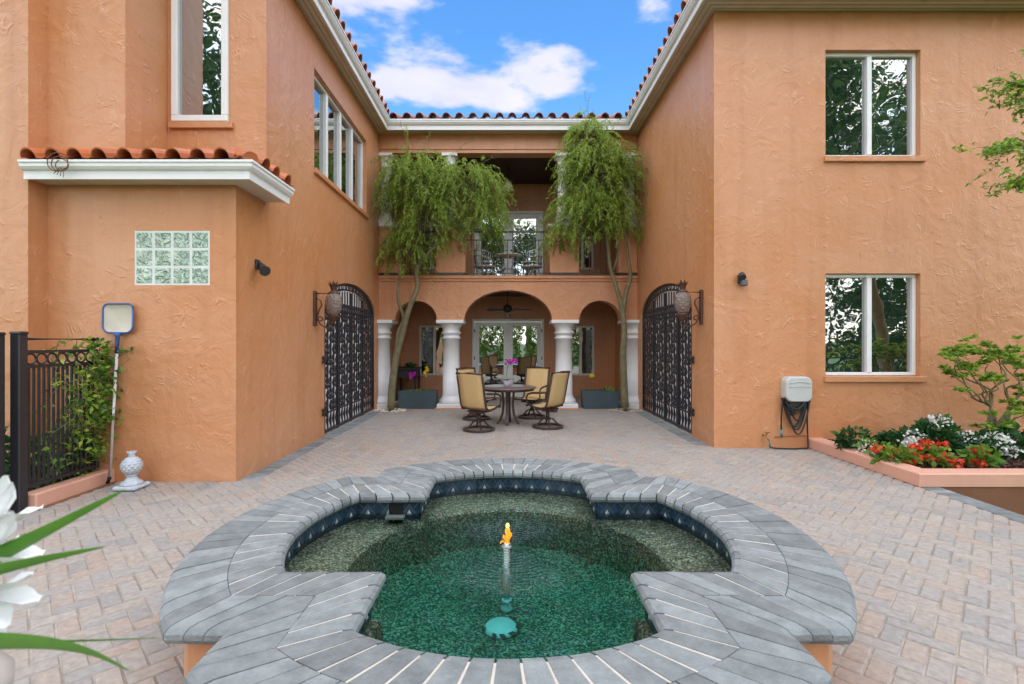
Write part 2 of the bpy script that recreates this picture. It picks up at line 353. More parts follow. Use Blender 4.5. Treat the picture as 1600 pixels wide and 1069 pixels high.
# patio slab (joint sand on top); its right edge is a drop to the lower garden
pt = MB()                                     # four pieces leave the spa pit open
for poly in ([(-5.6, -1.2), (4.75, -1.2), (4.75, SY-1), (-5.6, SY-1)], [(-5.6, SY-1), (-1, SY-1), (-1, SY+1), (-5.6, SY+1)], [(1, SY-1), (4.75, SY-1), (4.75, SY+1), (1, SY+1)],
             [(-5.6, SY+1), (4.75, SY+1), (4.75, 5.5), (4.55, 7.6), (3.3, 14.6), (-3.3, 14.6), (-5.6, 7.0)]): pt.prism(poly, -0.52, -0.006)
patio = struct('patio', pt, SAND)
# spa outline ---------------------------------------------------------------
A_, B_, S_ = 0.65, 1.14, 0.19                 # half arm width, arm corner, bulge of the arm's arc
def arm_arc(n):                               # front arm arc from (-A,-B) to (A,-B), bulging to -(B+S)
    rad = (A_*A_+S_*S_)/(2*S_); th = math.asin(A_/rad); cy = -(B_+S_)+rad
    return [(rad*math.sin(-th+2*th*i/n), cy-rad*math.cos(-th+2*th*i/n)) for i in range(n+1)], rad, th, cy
def rot(p, q):
    for _ in range(q): p = (-p[1], p[0])
    return p
DW = 0.45
def seg_list():
    """(inner(t), outer(t), mean length) of each coping run, counter-clockwise"""
    arc, rad, th, cy = arm_arc(2)
    # offset corners: straight side at |x| = A+d meets arc of radius rad+d about (0,cy)
    def oc(d):
        x = A_+d; return (x, cy-math.sqrt((rad+d)**2-x*x))
    segs = []
    for q in range(4):
        def arcf(t, d, q=q):
            c = oc(d); th2 = math.atan2(c[0], cy-c[1]); a = -th2+2*th2*t
            return rot(((rad+d)*math.sin(a), cy-(rad+d)*math.cos(a)), q)
        def s1(t, d, q=q):   # right side of the arm, from arm corner to re-entrant corner
            c = oc(d); e = (A_+d, -(A_+d)); return rot((c[0]+(e[0]-c[0])*t, c[1]+(e[1]-c[1])*t), q)
        def s2(t, d, q=q):   # on to the next arm's corner
            e = (A_+d, -(A_+d)); c = oc(d); c = (-c[1], -c[0]); return rot((e[0]+(c[0]-e[0])*t, e[1]+(c[1]-e[1])*t), q)
        segs += [arcf, s1, s2]
    return segs
SEGS = seg_list()
def outline(d, n_arc=28, n_s=8):
    pts = []
    for i, f in enumerate(SEGS):
        n = n_arc if i % 3 == 0 else n_s
        for k in range(n):
            x, y = f(k/n, d); pts.append((x, y+SY))
    return pts
def in_poly(x, y, poly):
    c = False; n = len(poly); j = n-1
    for i in range(n):
        xi, yi = poly[i]; xj, yj = poly[j]
        if (yi > y) != (yj > y) and x < (xj-xi)*(y-yi)/(yj-yi)+xi: c = not c
        j = i
    return c
spa_out = outline(0.33)
def paved(x, y):
    if y < -1.1 or y > 14.2: return False
    if y < 5.45 and x > 4.56: return False
    if 5.45 <= y < 7.5 and x > 4.52: return False
    if y >= 7.5 and abs(x) > 3.15: return False
    if y >= 4.75 and x < -4.5: return False
    if y >= 5.68 and x < -3.15: return False
    if x < -5.5: return False
    return not in_poly(x, y, spa_out)
PW = 0.1045; HB = 0.0
bricks = []
c45 = math.cos(R(45))
for i in range(-120, 160):
    for j in range(-120, 160):
        k = (i-j) % 4
        if k == 0: u, v, a = (i+1)*PW, (j+.5)*PW, 0
        elif k == 2: u, v, a = (i+.5)*PW, j*PW, 1
        else: continue
        x = (u-v)*c45; y = (u+v)*c45+2.0
        if paved(x, y): bricks.append((x, y, a))
def paver_shape(l, w2, dz=0.0, tx=0.0, ty=0.0):
    a, b, c = l/2-0.002, w2/2-0.002, 0.006
    v = [(-a, -b, -0.03), (a, -b, -0.03), (a, b, -0.03), (-a, b, -0.03), (-a, -b, -0.006), (a, -b, -0.006), (a, b, -0.006), (-a, b, -0.006),
         (-a+c, -b+c, 0), (a-c, -b+c, 0), (a-c, b-c, 0), (-a+c, b-c, 0)]
    v = [(x, y, z+dz+x*tx+y*ty) for x, y, z in v]
    f = [(8, 9, 10, 11)]
    for k in range(4): f += [(k, (k+1) % 4, 4+(k+1) % 4, 4+k), (4+k, 4+(k+1) % 4, 8+(k+1) % 4, 8+k)]
    return v, f
def visible(x, y):
    if y < 2.2: return False
    px = 794+770*x/y; py = 534+770*1.6/y
    return -5 < px < 1605 and py < 1075
def behind_spa(x, y):                     # hidden by the raised spa?
    for h in (0.42,):
        s = (1.6-h)/1.6; return in_poly(x*s, y*s, COPO)
COPO = outline(0.47)
vis = sorted([b for b in bricks if visible(b[0], b[1]) and not behind_spa(b[0], b[1])], key=lambda b: b[0]**2+b[1]**2)
near = set(vis[:300])
variants = []
for k in range(24):
    me = bpy.data.meshes.new('paver'); v, f = paver_shape(2*PW-0.004, PW-0.004, random.uniform(-0.0015, 0.002), random.uniform(-.012, .012), random.uniform(-.02, .02))
    me.from_pydata(v, [], f); me.update(); at = me.attributes.new('tint', 'FLOAT', 'FACE'); tv = random.random()
    at.data.foreach_set('value', [tv]*len(f)); me.materials.append(PAVE); variants.append(me)
BV = []; BF = []; BT = []
for b in bricks:
    x, y, a = b; ang = R(45)+(R(90) if a else 0)+random.uniform(-.008, .008)
    if b in near:
        o = bpy.data.objects.new('paver', random.choice(variants)); C.objects.link(o); o.parent = patio
        o.location = (x, y, 0); o.rotation_euler = (0, 0, ang)
    else:
        v, f = paver_shape(2*PW-0.004, PW-0.004, random.uniform(-0.0015, 0.002), random.uniform(-.012, .012), random.uniform(-.02, .02))
        ca, sa = math.cos(ang), math.sin(ang); n0 = len(BV)
        BV += [(x+p[0]*ca-p[1]*sa, y+p[0]*sa+p[1]*ca, p[2]) for p in v]; BF += [tuple(n0+q for q in ff) for ff in f]; tv = random.random(); BT += [tv]*len(f)
me = bpy.data.meshes.new('paver_field'); me.from_pydata(BV, [], BF); me.update()
at = me.attributes.new('tint', 'FLOAT', 'FACE'); at.data.foreach_set('value', BT)
o = link_mesh('paver_field', me, PAVE, patio); o['kind'] = 'stuff'
# grey soldier bricks along the edges
def border(x0, x1, y0, y1, along, name='border_brick'):
    n = int(round(((y1-y0) if along == 'y' else (x1-x0))/0.105))
    m = MB().bbox(-(x1-x0)/2+.003 if along == 'y' else -0.0495, (x1-x0)/2-.003 if along == 'y' else 0.0495, -0.0495 if along == 'y' else -(y1-y0)/2+.003, 0.0495 if along == 'y' else (y1-y0)/2-.003, -0.03, 0.005, 0.006).mesh(name)
    m.materials.append(COPE)
    for k in range(n):
        t = (k+.5)/n; o = link_mesh(name, m, COPE, patio)
        o.location = ((x0+x1)/2, y0+(y1-y0)*t, random.uniform(-.001, .001)) if along == 'y' else (x0+(x1-x0)*t, (y0+y1)/2, random.uniform(-.001, .001))
border(4.53, 4.75, 1.2, 5.42, 'y'); border(-3.11, -2.89, 5.7, 11.4, 'y'); border(2.89, 3.11, 7.6, 11.4, 'y')

# ------------------------------------------------------------------ raised spa
spa = thing('raised_spa', 'raised clover shaped spa with blue grey brick coping and dark tile band', 'spa', (0, SY, 0))
ZC, ZB, ZW = 0.45, 0.375, 0.285               # coping top, coping underside, water level
# masonry body
def ring_wall(mb, d0, d1, z0, z1, n_arc=28, n_s=8):
    a = outline(d0, n_arc, n_s); b = outline(d1, n_arc, n_s); n = len(a); base = len(mb.v)
    mb.v += [(x, y, z0) for x, y in a]+[(x, y, z1) for x, y in a]+[(x, y, z0) for x, y in b]+[(x, y, z1) for x, y in b]
    for k in range(n):
        j = (k+1) % n
        mb.face((base+k, base+j, base+n+j, base+n+k)); mb.face((base+2*n+j, base+2*n+k, base+3*n+k, base+3*n+j))
        mb.face((base+n+k, base+n+j, base+3*n+j, base+3*n+k)); mb.face((base+j, base+k, base+2*n+k, base+2*n+j))
m = MB(); ring_wall(m, 0.04, 0.40, -0.02, ZB); m.build('spa_wall', STUC, spa)
m = MB(); ring_wall(m, 0.012, 0.222, ZB, ZC-0.0025); m.build("mortar_bed", MORT, spa)
m = MB(); ring_wall(m, 0.224, 0.436, ZB+.001, ZC-0.009); m.build('mortar_bed', MORTD, spa)
def cope_profile(inner):
    if inner:
        return [(0.2235, 0), (0.2235, -0.07), (0.006, -0.074), (-0.022, -0.066), (-0.034, -0.045), (-0.032, -0.024), (-0.018, -0.007), (0.012, 0.0)]
    return [(0.2262, 0), (0.2262, -0.07), (0.452, -0.074), (0.478, -0.066), (0.49, -0.045), (0.488, -0.024), (0.472, -0.007), (0.44, 0.0)]
for i, f in enumerate(SEGS):
    for inner in (True, False):
        dm = 0.1 if inner else 0.35
        pts = [Vector(f(t/12, dm)) for t in range(13)]; ln = sum((pts[q+1]-pts[q]).length for q in range(12))
        n = max(2, int(round(ln/0.105))); gap = (0.0062 if inner else 0.003)/ln
        pr = cope_profile(inner)
        for k in range(n):
            t0, t1 = k/n+gap, (k+1)/n-gap; mb = MB(); dz = random.uniform(-.002, .002); np_ = len(pr)
            ts = (t0, (t0+t1)/2, t1) if i % 3 == 0 else (t0, t1)
            vv = []
            for t in ts:
                for d, z in pr:
                    x, y = f(t, d); vv.append((x, y+SY, ZC+z+dz))
            ff = [(a*np_+q, a*np_+(q+1) % np_, (a+1)*np_+(q+1) % np_, (a+1)*np_+q) for a in range(len(ts)-1) for q in range(np_)]
            ff += [tuple(range(np_))[::-1], tuple(range((len(ts)-1)*np_, len(ts)*np_))]
            mb.add(vv, ff); mb.build('coping_brick', COPE, spa)
# waterline tiles
NAVY = mat('navy_glazed_tile', (0.012, 0.03, 0.055), 0.15, var=(0.02, 0.05, 0.075), vscale=40, rnd=0.25)
SILV = mat('pale_glaze', (0.30, 0.38, 0.38), 0.2)
LINE = mat('grey_glaze', (0.07, 0.10, 0.125), 0.25)
tm = MB(); tm.box(-0.069, 0.069, -0.006, 0.004, -0.075, 0.06)       # local: x along, -y towards the water
tm.m = 1; tm.add([(-.020, -.0065, -.042), (.020, -.0065, -.042), (0, -.0065, .0), (0, -.014, -.03)], [(0, 1, 3), (1, 2, 3), (2, 0, 3)])
tm.m = 2
for s in (-1, 1):
    tm.add([(s*.066, -.0075, -.056), (s*.056, -.0075, -.056), (0, -.0075, .030), (0, -.0075, .044)], [(0, 1, 2, 3)])
    tm.add([(s*.068, -.0075, .052), (s*.060, -.0075, .052), (s*.030, -.0075, .012), (s*.037, -.0075, .012)], [(0, 1, 2, 3)])
    tm.add([(s*.046, -.0075, -.050), (s*.040, -.0075, -.050), (0, -.0075, .010), (0, -.0075, .019)], [(0, 1, 2, 3)])
tme = tm.mesh('waterline_tile')
for mm in (NAVY, SILV, LINE): tme.materials.append(mm)
for i, f in enumerate(SEGS):
    pts = [Vector(f(t/12, 0.03)) for t in range(13)]; ln = sum((pts[q+1]-pts[q]).length for q in range(12)); n = max(1, int(round(ln/0.142)))
    for k in range(n):
        a = Vector(f(k/n, 0.03)); b = Vector(f((k+1)/n, 0.03)); c = (a+b)/2; d = (b-a)
        if i == 8 and k == 1: pass
        o = link_mesh('waterline_tile', tme, None, spa); o.location = (c.x, c.y, 0.315); o.rotation_euler = (0, 0, math.atan2(d.y, d.x)+math.pi)
        o.scale = (d.length/0.14, 1, 1)
        out_ = Vector((c.x, c.y))
# skimmer mouth in the far wall of the left arm
m = MB(); m.box(-0.93, -0.79, SY+0.612, SY+0.672, 0.258, 0.276)
sk = m.build('skimmer', mat('aged_white_plastic', (0.40, 0.43, 0.38), 0.5), spa)
m = MB(); m.box(-0.914, -0.806, SY+0.665, SY+0.671, 0.287, 0.36); m.build('skimmer_throat', mat('black_void', (0.004, 0.004, 0.004), 0.9), sk)
# pebble basin
def pebble(name, c1, c2, c3):
    m = bpy.data.materials.new(name); m.use_nodes = True; t = m.node_tree; p = t.nodes['Principled BSDF']; k = t.links.new
    p.inputs['Roughness'].default_value = 0.7; g = t.nodes.new('ShaderNodeNewGeometry')
    v = t.nodes.new('ShaderNodeTexVoronoi'); v.inputs['Scale'].default_value = 95; k(g.outputs['Position'], v.inputs['Vector'])
    n = t.nodes.new('ShaderNodeTexNoise'); n.inputs['Scale'].default_value = 60; n.inputs['Detail'].default_value = 5; n.inputs['Roughness'].default_value = 0.75; k(g.outputs['Position'], n.inputs['Vector'])
    w2 = t.nodes.new('ShaderNodeTexNoise'); w2.inputs['Scale'].default_value = 3; w2.inputs['Detail'].default_value = 4; k(g.outputs['Position'], w2.inputs['Vector'])
    sp = t.nodes.new('ShaderNodeSeparateXYZ'); k(v.outputs['Color'], sp.inputs[0])
    r = t.nodes.new('ShaderNodeValToRGB'); e = r.color_ramp.elements; e[0].position = 0.15; e[0].color = (*c1, 1); e[1].position = 0.9; e[1].color = (*c3, 1); x = e.new(0.55); x.color = (*c2, 1)
    ad = t.nodes.new('ShaderNodeMath'); ad.operation = 'MULTIPLY_ADD'; ad.inputs[1].default_value = 0.7; k(sp.outputs[0], ad.inputs[0])
    m3 = t.nodes.new('ShaderNodeMapRange'); m3.inputs['From Min'].default_value = 0.35; m3.inputs['From Max'].default_value = 0.65; m3.inputs['To Min'].default_value = -0.05; m3.inputs['To Max'].default_value = 0.4; k(n.outputs['Fac'], m3.inputs['Value'])
    k(m3.outputs[0], ad.inputs[2]); k(ad.outputs[0], r.inputs[0])
    mr = t.nodes.new('ShaderNodeMapRange'); mr.inputs['From Min'].default_value = 0.3; mr.inputs['From Max'].default_value = 0.7; mr.inputs['To Min'].default_value = 0.75; mr.inputs['To Max'].default_value = 1.2; k(w2.outputs['Fac'], mr.inputs['Value'])
    h = t.nodes.new('ShaderNodeHueSaturation'); k(mr.outputs[0], h.inputs['Value']); k(r.outputs[0], h.inputs['Color']); k(h.outputs[0], p.inputs['Base Color'])
    b = t.nodes.new('ShaderNodeBump'); b.inputs['Strength'].default_value = 0.6; b.inputs['Distance'].default_value = 0.006; k(v.outputs['Distance'], b.inputs['Height']); k(b.outputs[0], p.inputs['Normal']); return m
PEB = pebble('pebble_plaster', (0.030, 0.027, 0.015), (0.135, 0.112, 0.065), (0.50, 0.44, 0.29))
ol = outline(0.034, 40, 14); n = len(ol); m = MB()
def lev(fn):
    r = []
    for x, y in ol: r.append(fn(x, y-SY))
    return r
def rad_to(rmax, z, shrink=0.0, lip=0.0):
    def f(x, y):
        d = math.hypot(x, y); r = min(rmax, d-shrink); return (x/d*r, y/d*r+SY, z)
    return f
def scl(k2, z):
    return lambda x, y: (x*k2, y*k2+SY, z)
levels = [scl(1, ZB-.002), scl(1, 0.245), scl(0.985, 0.225), scl(0.955, 0.215), rad_to(1.02, 0.200, 0.06), rad_to(1.0, 0.185, 0.07), rad_to(0.95, -0.08, 0.10), rad_to(0.80, -0.135, 0.16), rad_to(0.5, -0.15), rad_to(0.2, -0.15), rad_to(0.02, -0.15)]
for fn in levels: m.v += lev(fn)
for a in range(len(levels)-1):
    for k in range(n): m.face((a*n+k, a*n+(k+1) % n, (a+1)*n+(k+1) % n, (a+1)*n+k), False)
m.face([(len(levels)-1)*n+k for k in range(n)])
m.build('pebble_basin', PEB, spa)
# water: closed body with absorption, mirror-like rippled surface
WM = bpy.data.materials.new('spa_water'); WM.use_nodes = True; t = WM.node_tree; t.nodes.clear(); k = t.links.new
tr = t.nodes.new('ShaderNodeBsdfTransparent'); tr.inputs[0].default_value = (0.97, 1, 0.99, 1)
gl = t.nodes.new('ShaderNodeBsdfGlossy'); gl.inputs['Roughness'].default_value = 0.02
fr = t.nodes.new('ShaderNodeFresnel'); fr.inputs['IOR'].default_value = 1.33
mxs = t.nodes.new('ShaderNodeMixShader'); o = t.nodes.new('ShaderNodeOutputMaterial')
tcn = t.nodes.new('ShaderNodeNewGeometry'); mpn = t.nodes.new('ShaderNodeMapping'); mpn.inputs['Location'].default_value = (0, -SY-0.05, 0)
wv = t.nodes.new('ShaderNodeTexWave'); wv.wave_type = 'RINGS'; wv.rings_direction = 'Z'; wv.inputs['Scale'].default_value = 9; wv.inputs['Distortion'].default_value = 1.2; wv.inputs['Detail'].default_value = 2
ln_ = t.nodes.new('ShaderNodeVectorMath'); ln_.operation = 'LENGTH'
fall = t.nodes.new('ShaderNodeMapRange'); fall.inputs['From Min'].default_value = 0.03; fall.inputs['From Max'].default_value = 0.75; fall.inputs['To Min'].default_value = 0.8; fall.inputs['To Max'].default_value = 0.0
nzz = t.nodes.new('ShaderNodeTexNoise'); nzz.inputs['Scale'].default_value = 7; nzz.inputs['Detail'].default_value = 3; nzz.inputs['Distortion'].default_value = 0.6
mul = t.nodes.new('ShaderNodeMath'); mul.operation = 'MULTIPLY'; adn = t.nodes.new('ShaderNodeMath'); adn.operation = 'ADD'
bp = t.nodes.new('ShaderNodeBump'); bp.inputs['Strength'].default_value = 0.6; bp.inputs['Distance'].default_value = 0.022
k(tcn.outputs['Position'], mpn.inputs[0]); k(mpn.outputs[0], wv.inputs['Vector']); k(mpn.outputs[0], ln_.inputs[0]); k(ln_.outputs['Value'], fall.inputs['Value'])
k(tcn.outputs['Position'], nzz.inputs['Vector']); k(wv.outputs['Fac'], mul.inputs[0]); k(fall.outputs[0], mul.inputs[1]); k(mul.outputs[0], adn.inputs[0]); k(nzz.outputs['Fac'], adn.inputs[1])
k(adn.outputs[0], bp.inputs['Height']); k(bp.outputs[0], gl.inputs['Normal']); k(bp.outputs[0], fr.inputs['Normal'])
k(fr.outputs[0], mxs.inputs[0]); k(tr.outputs[0], mxs.inputs[1]); k(gl.outputs[0], mxs.inputs[2]); k(mxs.outputs[0], o.inputs['Surface'])
va = t.nodes.new('ShaderNodeVolumeAbsorption'); va.inputs['Color'].default_value = (0.03, 0.76, 0.72, 1); va.inputs['Density'].default_value = 1.75; k(va.outputs[0], o.inputs['Volume'])
m = MB(); m.prism(outline(0.026, 40, 14), -0.22, ZW); wo = m.build('water', WM); tag(wo, kind='structure')
# fountain riser, its jet glowing in place of warm reflected light, and the drain cover
ft = thing('fountain_riser', 'teal fountain pipe standing in the spa with reflected amber light put into its water jet as glow', 'fountain', (-0.01, SY+0.10, -0.15))
TEAL = mat('teal_pipe', (0.30, 0.55, 0.55), 0.35)
PALE = mat('pale_blue_plastic', (0.80, 0.86, 0.84), 0.4)
fx, fy = -0.01, SY+0.10
MB().lathe([(0.022, 0), (0.022, 0.40)], (fx, fy, -0.15), 14).build('pipe', TEAL, ft)
MB().lathe([(0.038, 0), (0.038, 0.02), (0.030, 0.03), (0.030, 0.06), (0.034, 0.065), (0.034, 0.075), (0.023, 0.08)], (fx, fy, -0.15), 14).build('pipe_collar', PALE, ft)
MB().lathe([(0.022, 0.0), (0.032, 0.012), (0.034, 0.022), (0.015, 0.03), (0.012, 0.045)], (fx, fy, 0.25), 14).build('nozzle', PALE, ft)
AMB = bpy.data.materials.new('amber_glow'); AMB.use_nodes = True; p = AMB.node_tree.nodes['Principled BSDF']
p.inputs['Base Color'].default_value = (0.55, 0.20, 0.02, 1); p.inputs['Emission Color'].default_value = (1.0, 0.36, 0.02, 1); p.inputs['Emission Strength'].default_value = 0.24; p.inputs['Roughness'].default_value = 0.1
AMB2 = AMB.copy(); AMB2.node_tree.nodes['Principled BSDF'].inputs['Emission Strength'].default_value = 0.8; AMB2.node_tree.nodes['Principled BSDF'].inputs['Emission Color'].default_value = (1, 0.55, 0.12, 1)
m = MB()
for q in range(26):                            # thin water strands and drops; their emission stands in for an amber reflection
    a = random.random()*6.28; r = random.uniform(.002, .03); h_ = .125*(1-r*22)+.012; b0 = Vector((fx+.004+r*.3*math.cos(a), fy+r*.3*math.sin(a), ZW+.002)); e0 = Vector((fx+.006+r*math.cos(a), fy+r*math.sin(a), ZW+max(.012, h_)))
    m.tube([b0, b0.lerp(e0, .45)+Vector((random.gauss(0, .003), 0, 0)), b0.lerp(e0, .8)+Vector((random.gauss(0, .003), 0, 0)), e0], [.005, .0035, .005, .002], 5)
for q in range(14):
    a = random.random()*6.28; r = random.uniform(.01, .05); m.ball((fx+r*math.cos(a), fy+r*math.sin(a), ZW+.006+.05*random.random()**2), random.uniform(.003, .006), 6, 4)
m.build('glowing_jet', AMB, ft)
m = MB(); m.ball((fx+.006, fy, ZW+0.118), 0.012, 10, 6, (1, 1, 1.5)); m.build('glowing_tip', AMB2, ft)  # no lamp: brightest part of the amber reflection, put in as emission
dr = thing('drain_cover', 'round pale drain cover with brown leaves on the spa floor', 'drain cover', (-0.045, 3.0, -0.15))
MB().lathe([(0.105, 0), (0.105, 0.012), (0.085, 0.03), (0.0, 0.036)], (-0.045, 3.0, -0.15), 20).build('cover', PALE, dr)
LF = mat('brown_leaf', (0.16, 0.05, 0.02), 0.6)
for q in range(9):
    a = q*0.7+random.uniform(-.2, .2); c = Vector((-0.045+.108*math.cos(a), 3.0+.108*math.sin(a), -0.125)); u = Vector((math.cos(a+.8), math.sin(a+.8), 0)); v2 = Vector((-u.y, u.x, 0.4))
    lo = MB().add([c-u*.03, c+v2*.013, c+u*.03, c-v2*.013], [(0, 1, 2, 3)]).build('fallen_leaf', LF); tag(lo, 'curled brown leaf lying around the drain cover in the spa', 'leaf', 'leaves on the drain')
# ------------------------------------------------------------------ the house
WX, YB, YR, YL, YU, YBW = 3.12, 11.9, 7.47, 5.65, 6.36, 14.4
ZS = 6.62                                       # soffit height
house = thing('stucco_house', 'orange stucco two storey house with white trim wrapped around the paved courtyard', 'house', (0, 12.0, 0))
def plane_wall(mb, P, us, zs, holes, th):
    """P(u, z, n) -> point; front at n=0, back at n=th (into the wall). Cells in holes are left open, with reveals"""
    us = sorted(set(us+[h[0] for h in holes]+[h[1] for h in holes])); zs = sorted(set(zs+[h[2] for h in holes]+[h[3] for h in holes]))
    def hole(i, j):
        if i < 0 or j < 0 or i >= len(us)-1 or j >= len(zs)-1: return None
        u = (us[i]+us[i+1])/2; z = (zs[j]+zs[j+1])/2
        return any(h[0] < u < h[1] and h[2] < z < h[3] for h in holes)
    for i in range(len(us)-1):
        for j in range(len(zs)-1):
            if hole(i, j): continue
            u0, u1, z0, z1 = us[i], us[i+1], zs[j], zs[j+1]
            for n in (0, th): mb.quad(P(u0, z0, n), P(u1, z0, n), P(u1, z1, n), P(u0, z1, n))
            for di, dj, a, b in ((-1, 0, (u0, z0), (u0, z1)), (1, 0, (u1, z0), (u1, z1)), (0, -1, (u0, z0), (u1, z0)), (0, 1, (u0, z1), (u1, z1))):
                if hole(i+di, j+dj): mb.quad(P(*a, 0), P(*b, 0), P(*b, th), P(*a, th))
def arch_wall(mb, P, u0, u1, zt, fn, th, n=28):
    us = [u0+(u1-u0)*(0.5-0.5*math.cos(math.pi*k/n)) for k in range(n+1)]
    for a, b in zip(us[:-1], us[1:]):
        za, zb = fn(a), fn(b)
        for q in (0, th): mb.quad(P(a, za, q), P(b, zb, q), P(b, zt, q), P(a, zt, q))
        mb.quad(P(a, za, 0), P(b, zb, 0), P(b, zb, th), P(a, za, th))
def ell(c, a, b, z0): return lambda u: z0+b*math.sqrt(max(0, 1-((u-c)/a)**2))
PX = lambda sgn: (lambda u, z, n: (sgn*(WX+n), u, z))          # side walls facing the courtyard
PYF = lambda y0: (lambda u, z, n: (u, y0+n, z))                # walls facing the camera
G0, G1, GSP, GRI = 8.37, 11.58, 2.16, 0.60                     # gateway: near edge, far edge, springing, rise
WL = (7.93, 10.85, 4.40, 6.02)
def build_side(sgn, holes, ynear_up, ynear_low):
    m = MB(); P = PX(sgn)
    plane_wall(m, P, [ynear_low, G0], [-0.02, 3.0], [], 0.25)
    arch_wall(m, P, G0, G1, 3.0, ell((G0+G1)/2, (G1-G0)/2, GRI, GSP), 0.25)
    for y in (G0, G1): m.quad(P(y, 0, 0), P(y, GSP, 0), P(y, GSP, .25), P(y, 0, .25))
    plane_wall(m, P, [G1, YBW+.1], [-0.02, 3.0], [], 0.25)
    plane_wall(m, P, [ynear_up, YBW+.1], [3.0, ZS+.1], holes, 0.25)
    if ynear_low < ynear_up: plane_wall(m, P, [ynear_low, ynear_up], [3.0, 3.52], [], 0.25)
    return m.build('wall', STUC, house, fix=False)
build_side(-1, [WL], YU, YL); build_side(1, [], YR, YR)
WRU = (4.81, 6.25, 4.41, 6.03); WRL = (4.81, 6.25, 1.08, 2.64)
m = MB(); plane_wall(m, PYF(YR), [WX, 9.5], [-0.6, ZS+.1], [WRU, WRL], 0.25)
m.build('wall', STUC, house, fix=False)
# left front: low projection, chimney-like shaft, the wall behind them, and the block beside
GB = (-4.285, -3.42, 2.253, 2.877); WLU = (-4.33, -3.60, 4.43, 6.55)
m = MB()
plane_wall(m, PYF(YL), [-5.28, -WX], [-0.02, 3.52], [GB], 0.2)
plane_wall(m, PYF(YL), [-5.28, -4.39], [3.52, 8.2], [], 0.2)
m.quad((-4.39, YL, 3.4), (-4.39, YU, 3.4), (-4.39, YU, 8.2), (-4.39, YL, 8.2))
plane_wall(m, PYF(YU), [-4.39, -WX], [3.4, ZS+.1], [WLU], 0.2)
m.quad((-5.28, 5.42, -.5), (-5.28, YL, -.5), (-5.28, YL, 8.2), (-5.28, 5.42, 8.2))
m.quad((-9, 5.42, -.5), (-5.28, 5.42, -.5), (-5.28, 5.42, 8.2), (-9, 5.42, 8.2))
m.quad((-9, 5.42, 8.2), (-5.28, 5.42, 8.2), (-4.39, YU, 8.2), (-9, YU, 8.2))
m.build('wall', STUC, house, fix=False)
# arcade front, balcony parapet piers, beam
m = MB(); P = PYF(YB); ZSP, ZA = 2.13, 3.12
arch_wall(m, P, -1.06, 1.06, ZA, ell(0, 1.06, 0.72, ZSP), 0.36)
for s in (-1, 1):
    c = s*2.225; arch_wall(m, P, c-.505, c+.505, ZA, ell(c, .505, .47, ZSP), 0.36, 20)
    for a, b in ((1.06, 1.72), (2.73, WX)):
        u0, u1 = sorted((s*a, s*b)); plane_wall(m, P, [u0, u1], [ZSP, ZA], [], 0.36); m.quad((u0, YB, ZSP), (u1, YB, ZSP), (u1, YB+.36, ZSP), (u0, YB+.36, ZSP))
m.build('arcade_wall', STUC, house, fix=False)
m = MB(); m.bbox(-WX, WX, YB-.06, YB+.34, ZA+.002, 3.20, .012); m.bbox(-WX, WX, YB-.035, YB+.30, 3.06, ZA, .01); m.build('balcony_ledge', STUC, house)
m = MB(); m.box(-WX, WX, YB+.362, YBW, 3.0, 3.17); m.build('balcony_floor', mat('balcony_floor_tile', (0.30, 0.16, 0.10), 0.6), house)
m = MB(); m.box(-WX, WX, YB+.362, YBW, 2.93, 2.998); m.build('arcade_ceiling', BROWN, house)
PIERS = ((-3.119, -2.64), (-1.75, -1.03), (1.0, 1.72), (2.66, 3.119))
for a, b in PIERS:
    pm = MB().bbox(a, b, YB+.0, YB+.30, 3.27, 4.33, .012).build('parapet_pier', STUC, house)
    MB().box(a+.03, b-.03, YB+.02, YB+.28, 3.202, 3.268).build('black_base', BLACK, pm)
    MB().bbox(a-.05 if a > -3 else a, b+.05 if b < 3 else b, YB-.05, YB+.35, 4.38, 4.45, .012).build('pier_cap', WHITE, pm)
    MB().bbox(a-.025 if a > -3 else a, b+.025 if b < 3 else b, YB-.025, YB+.325, 4.332, 4.378, .01).build('pier_moulding', mat('tan_moulding', (0.55, 0.38, 0.24), 0.6), pm)
m = MB(); m.bbox(-WX, WX, YB+.0, YB+.36, 6.25, ZS+.08, .01); m.bbox(-WX, WX, YB+.02, YB+.34, 6.17, 6.248, .006); m.build('beam', STUC, house)
m = MB(); m.box(-WX, WX, YB+.362, YBW, 6.22, 6.30); m.build('balcony_ceiling', BROWN, house)
# columns
def column(x, y, z0, z1, r, name):
    p = [(r*1.36, 0.0), (r*1.40, .03), (r*1.36, .10), (r*1.16, .13), (r*1.10, .16), (r*1.02, .20), (r, .30), (r*.97, (z1-z0)*.5), (r*.92, (z1-z0)-.46), (r*1.08, (z1-z0)-.45), (r*1.10, (z1-z0)-.42), (r*.95, (z1-z0)-.40), (r*.95, (z1-z0)-.34), (r*1.10, (z1-z0)-.33), (r*1.12, (z1-z0)-.29), (r*.96, (z1-z0)-.27), (r*1.0, (z1-z0)-.20), (r*1.2, (z1-z0)-.12), (r*1.42, (z1-z0)-.085)]
    k = .12; m = MB(); m.lathe([(a, z+k*(1-z/(z1-z0)) if z < .3 else z) for a, z in p], (x, y, z0), 28)
    o = m.build(name, WHITE, house)
    MB().bbox(x-r*1.48, x+r*1.48, y-r*1.48, y+r*1.48, z0, z0+k, .01).build('plinth', WHITE, o)
    MB().bbox(x-r*1.55, x+r*1.55, y-r*1.55, y+r*1.55, z1-.083, z1-.001, .01).build('abacus', WHITE, o)
for x in (-3.09, -1.39, 1.36, 3.07): column(x, YB+.15, 0.0, ZSP, .212, 'column')
for x in (-2.99, -1.42, 1.33, 2.97): column(x, YB+.15, 4.452, 6.168, .122, 'column')
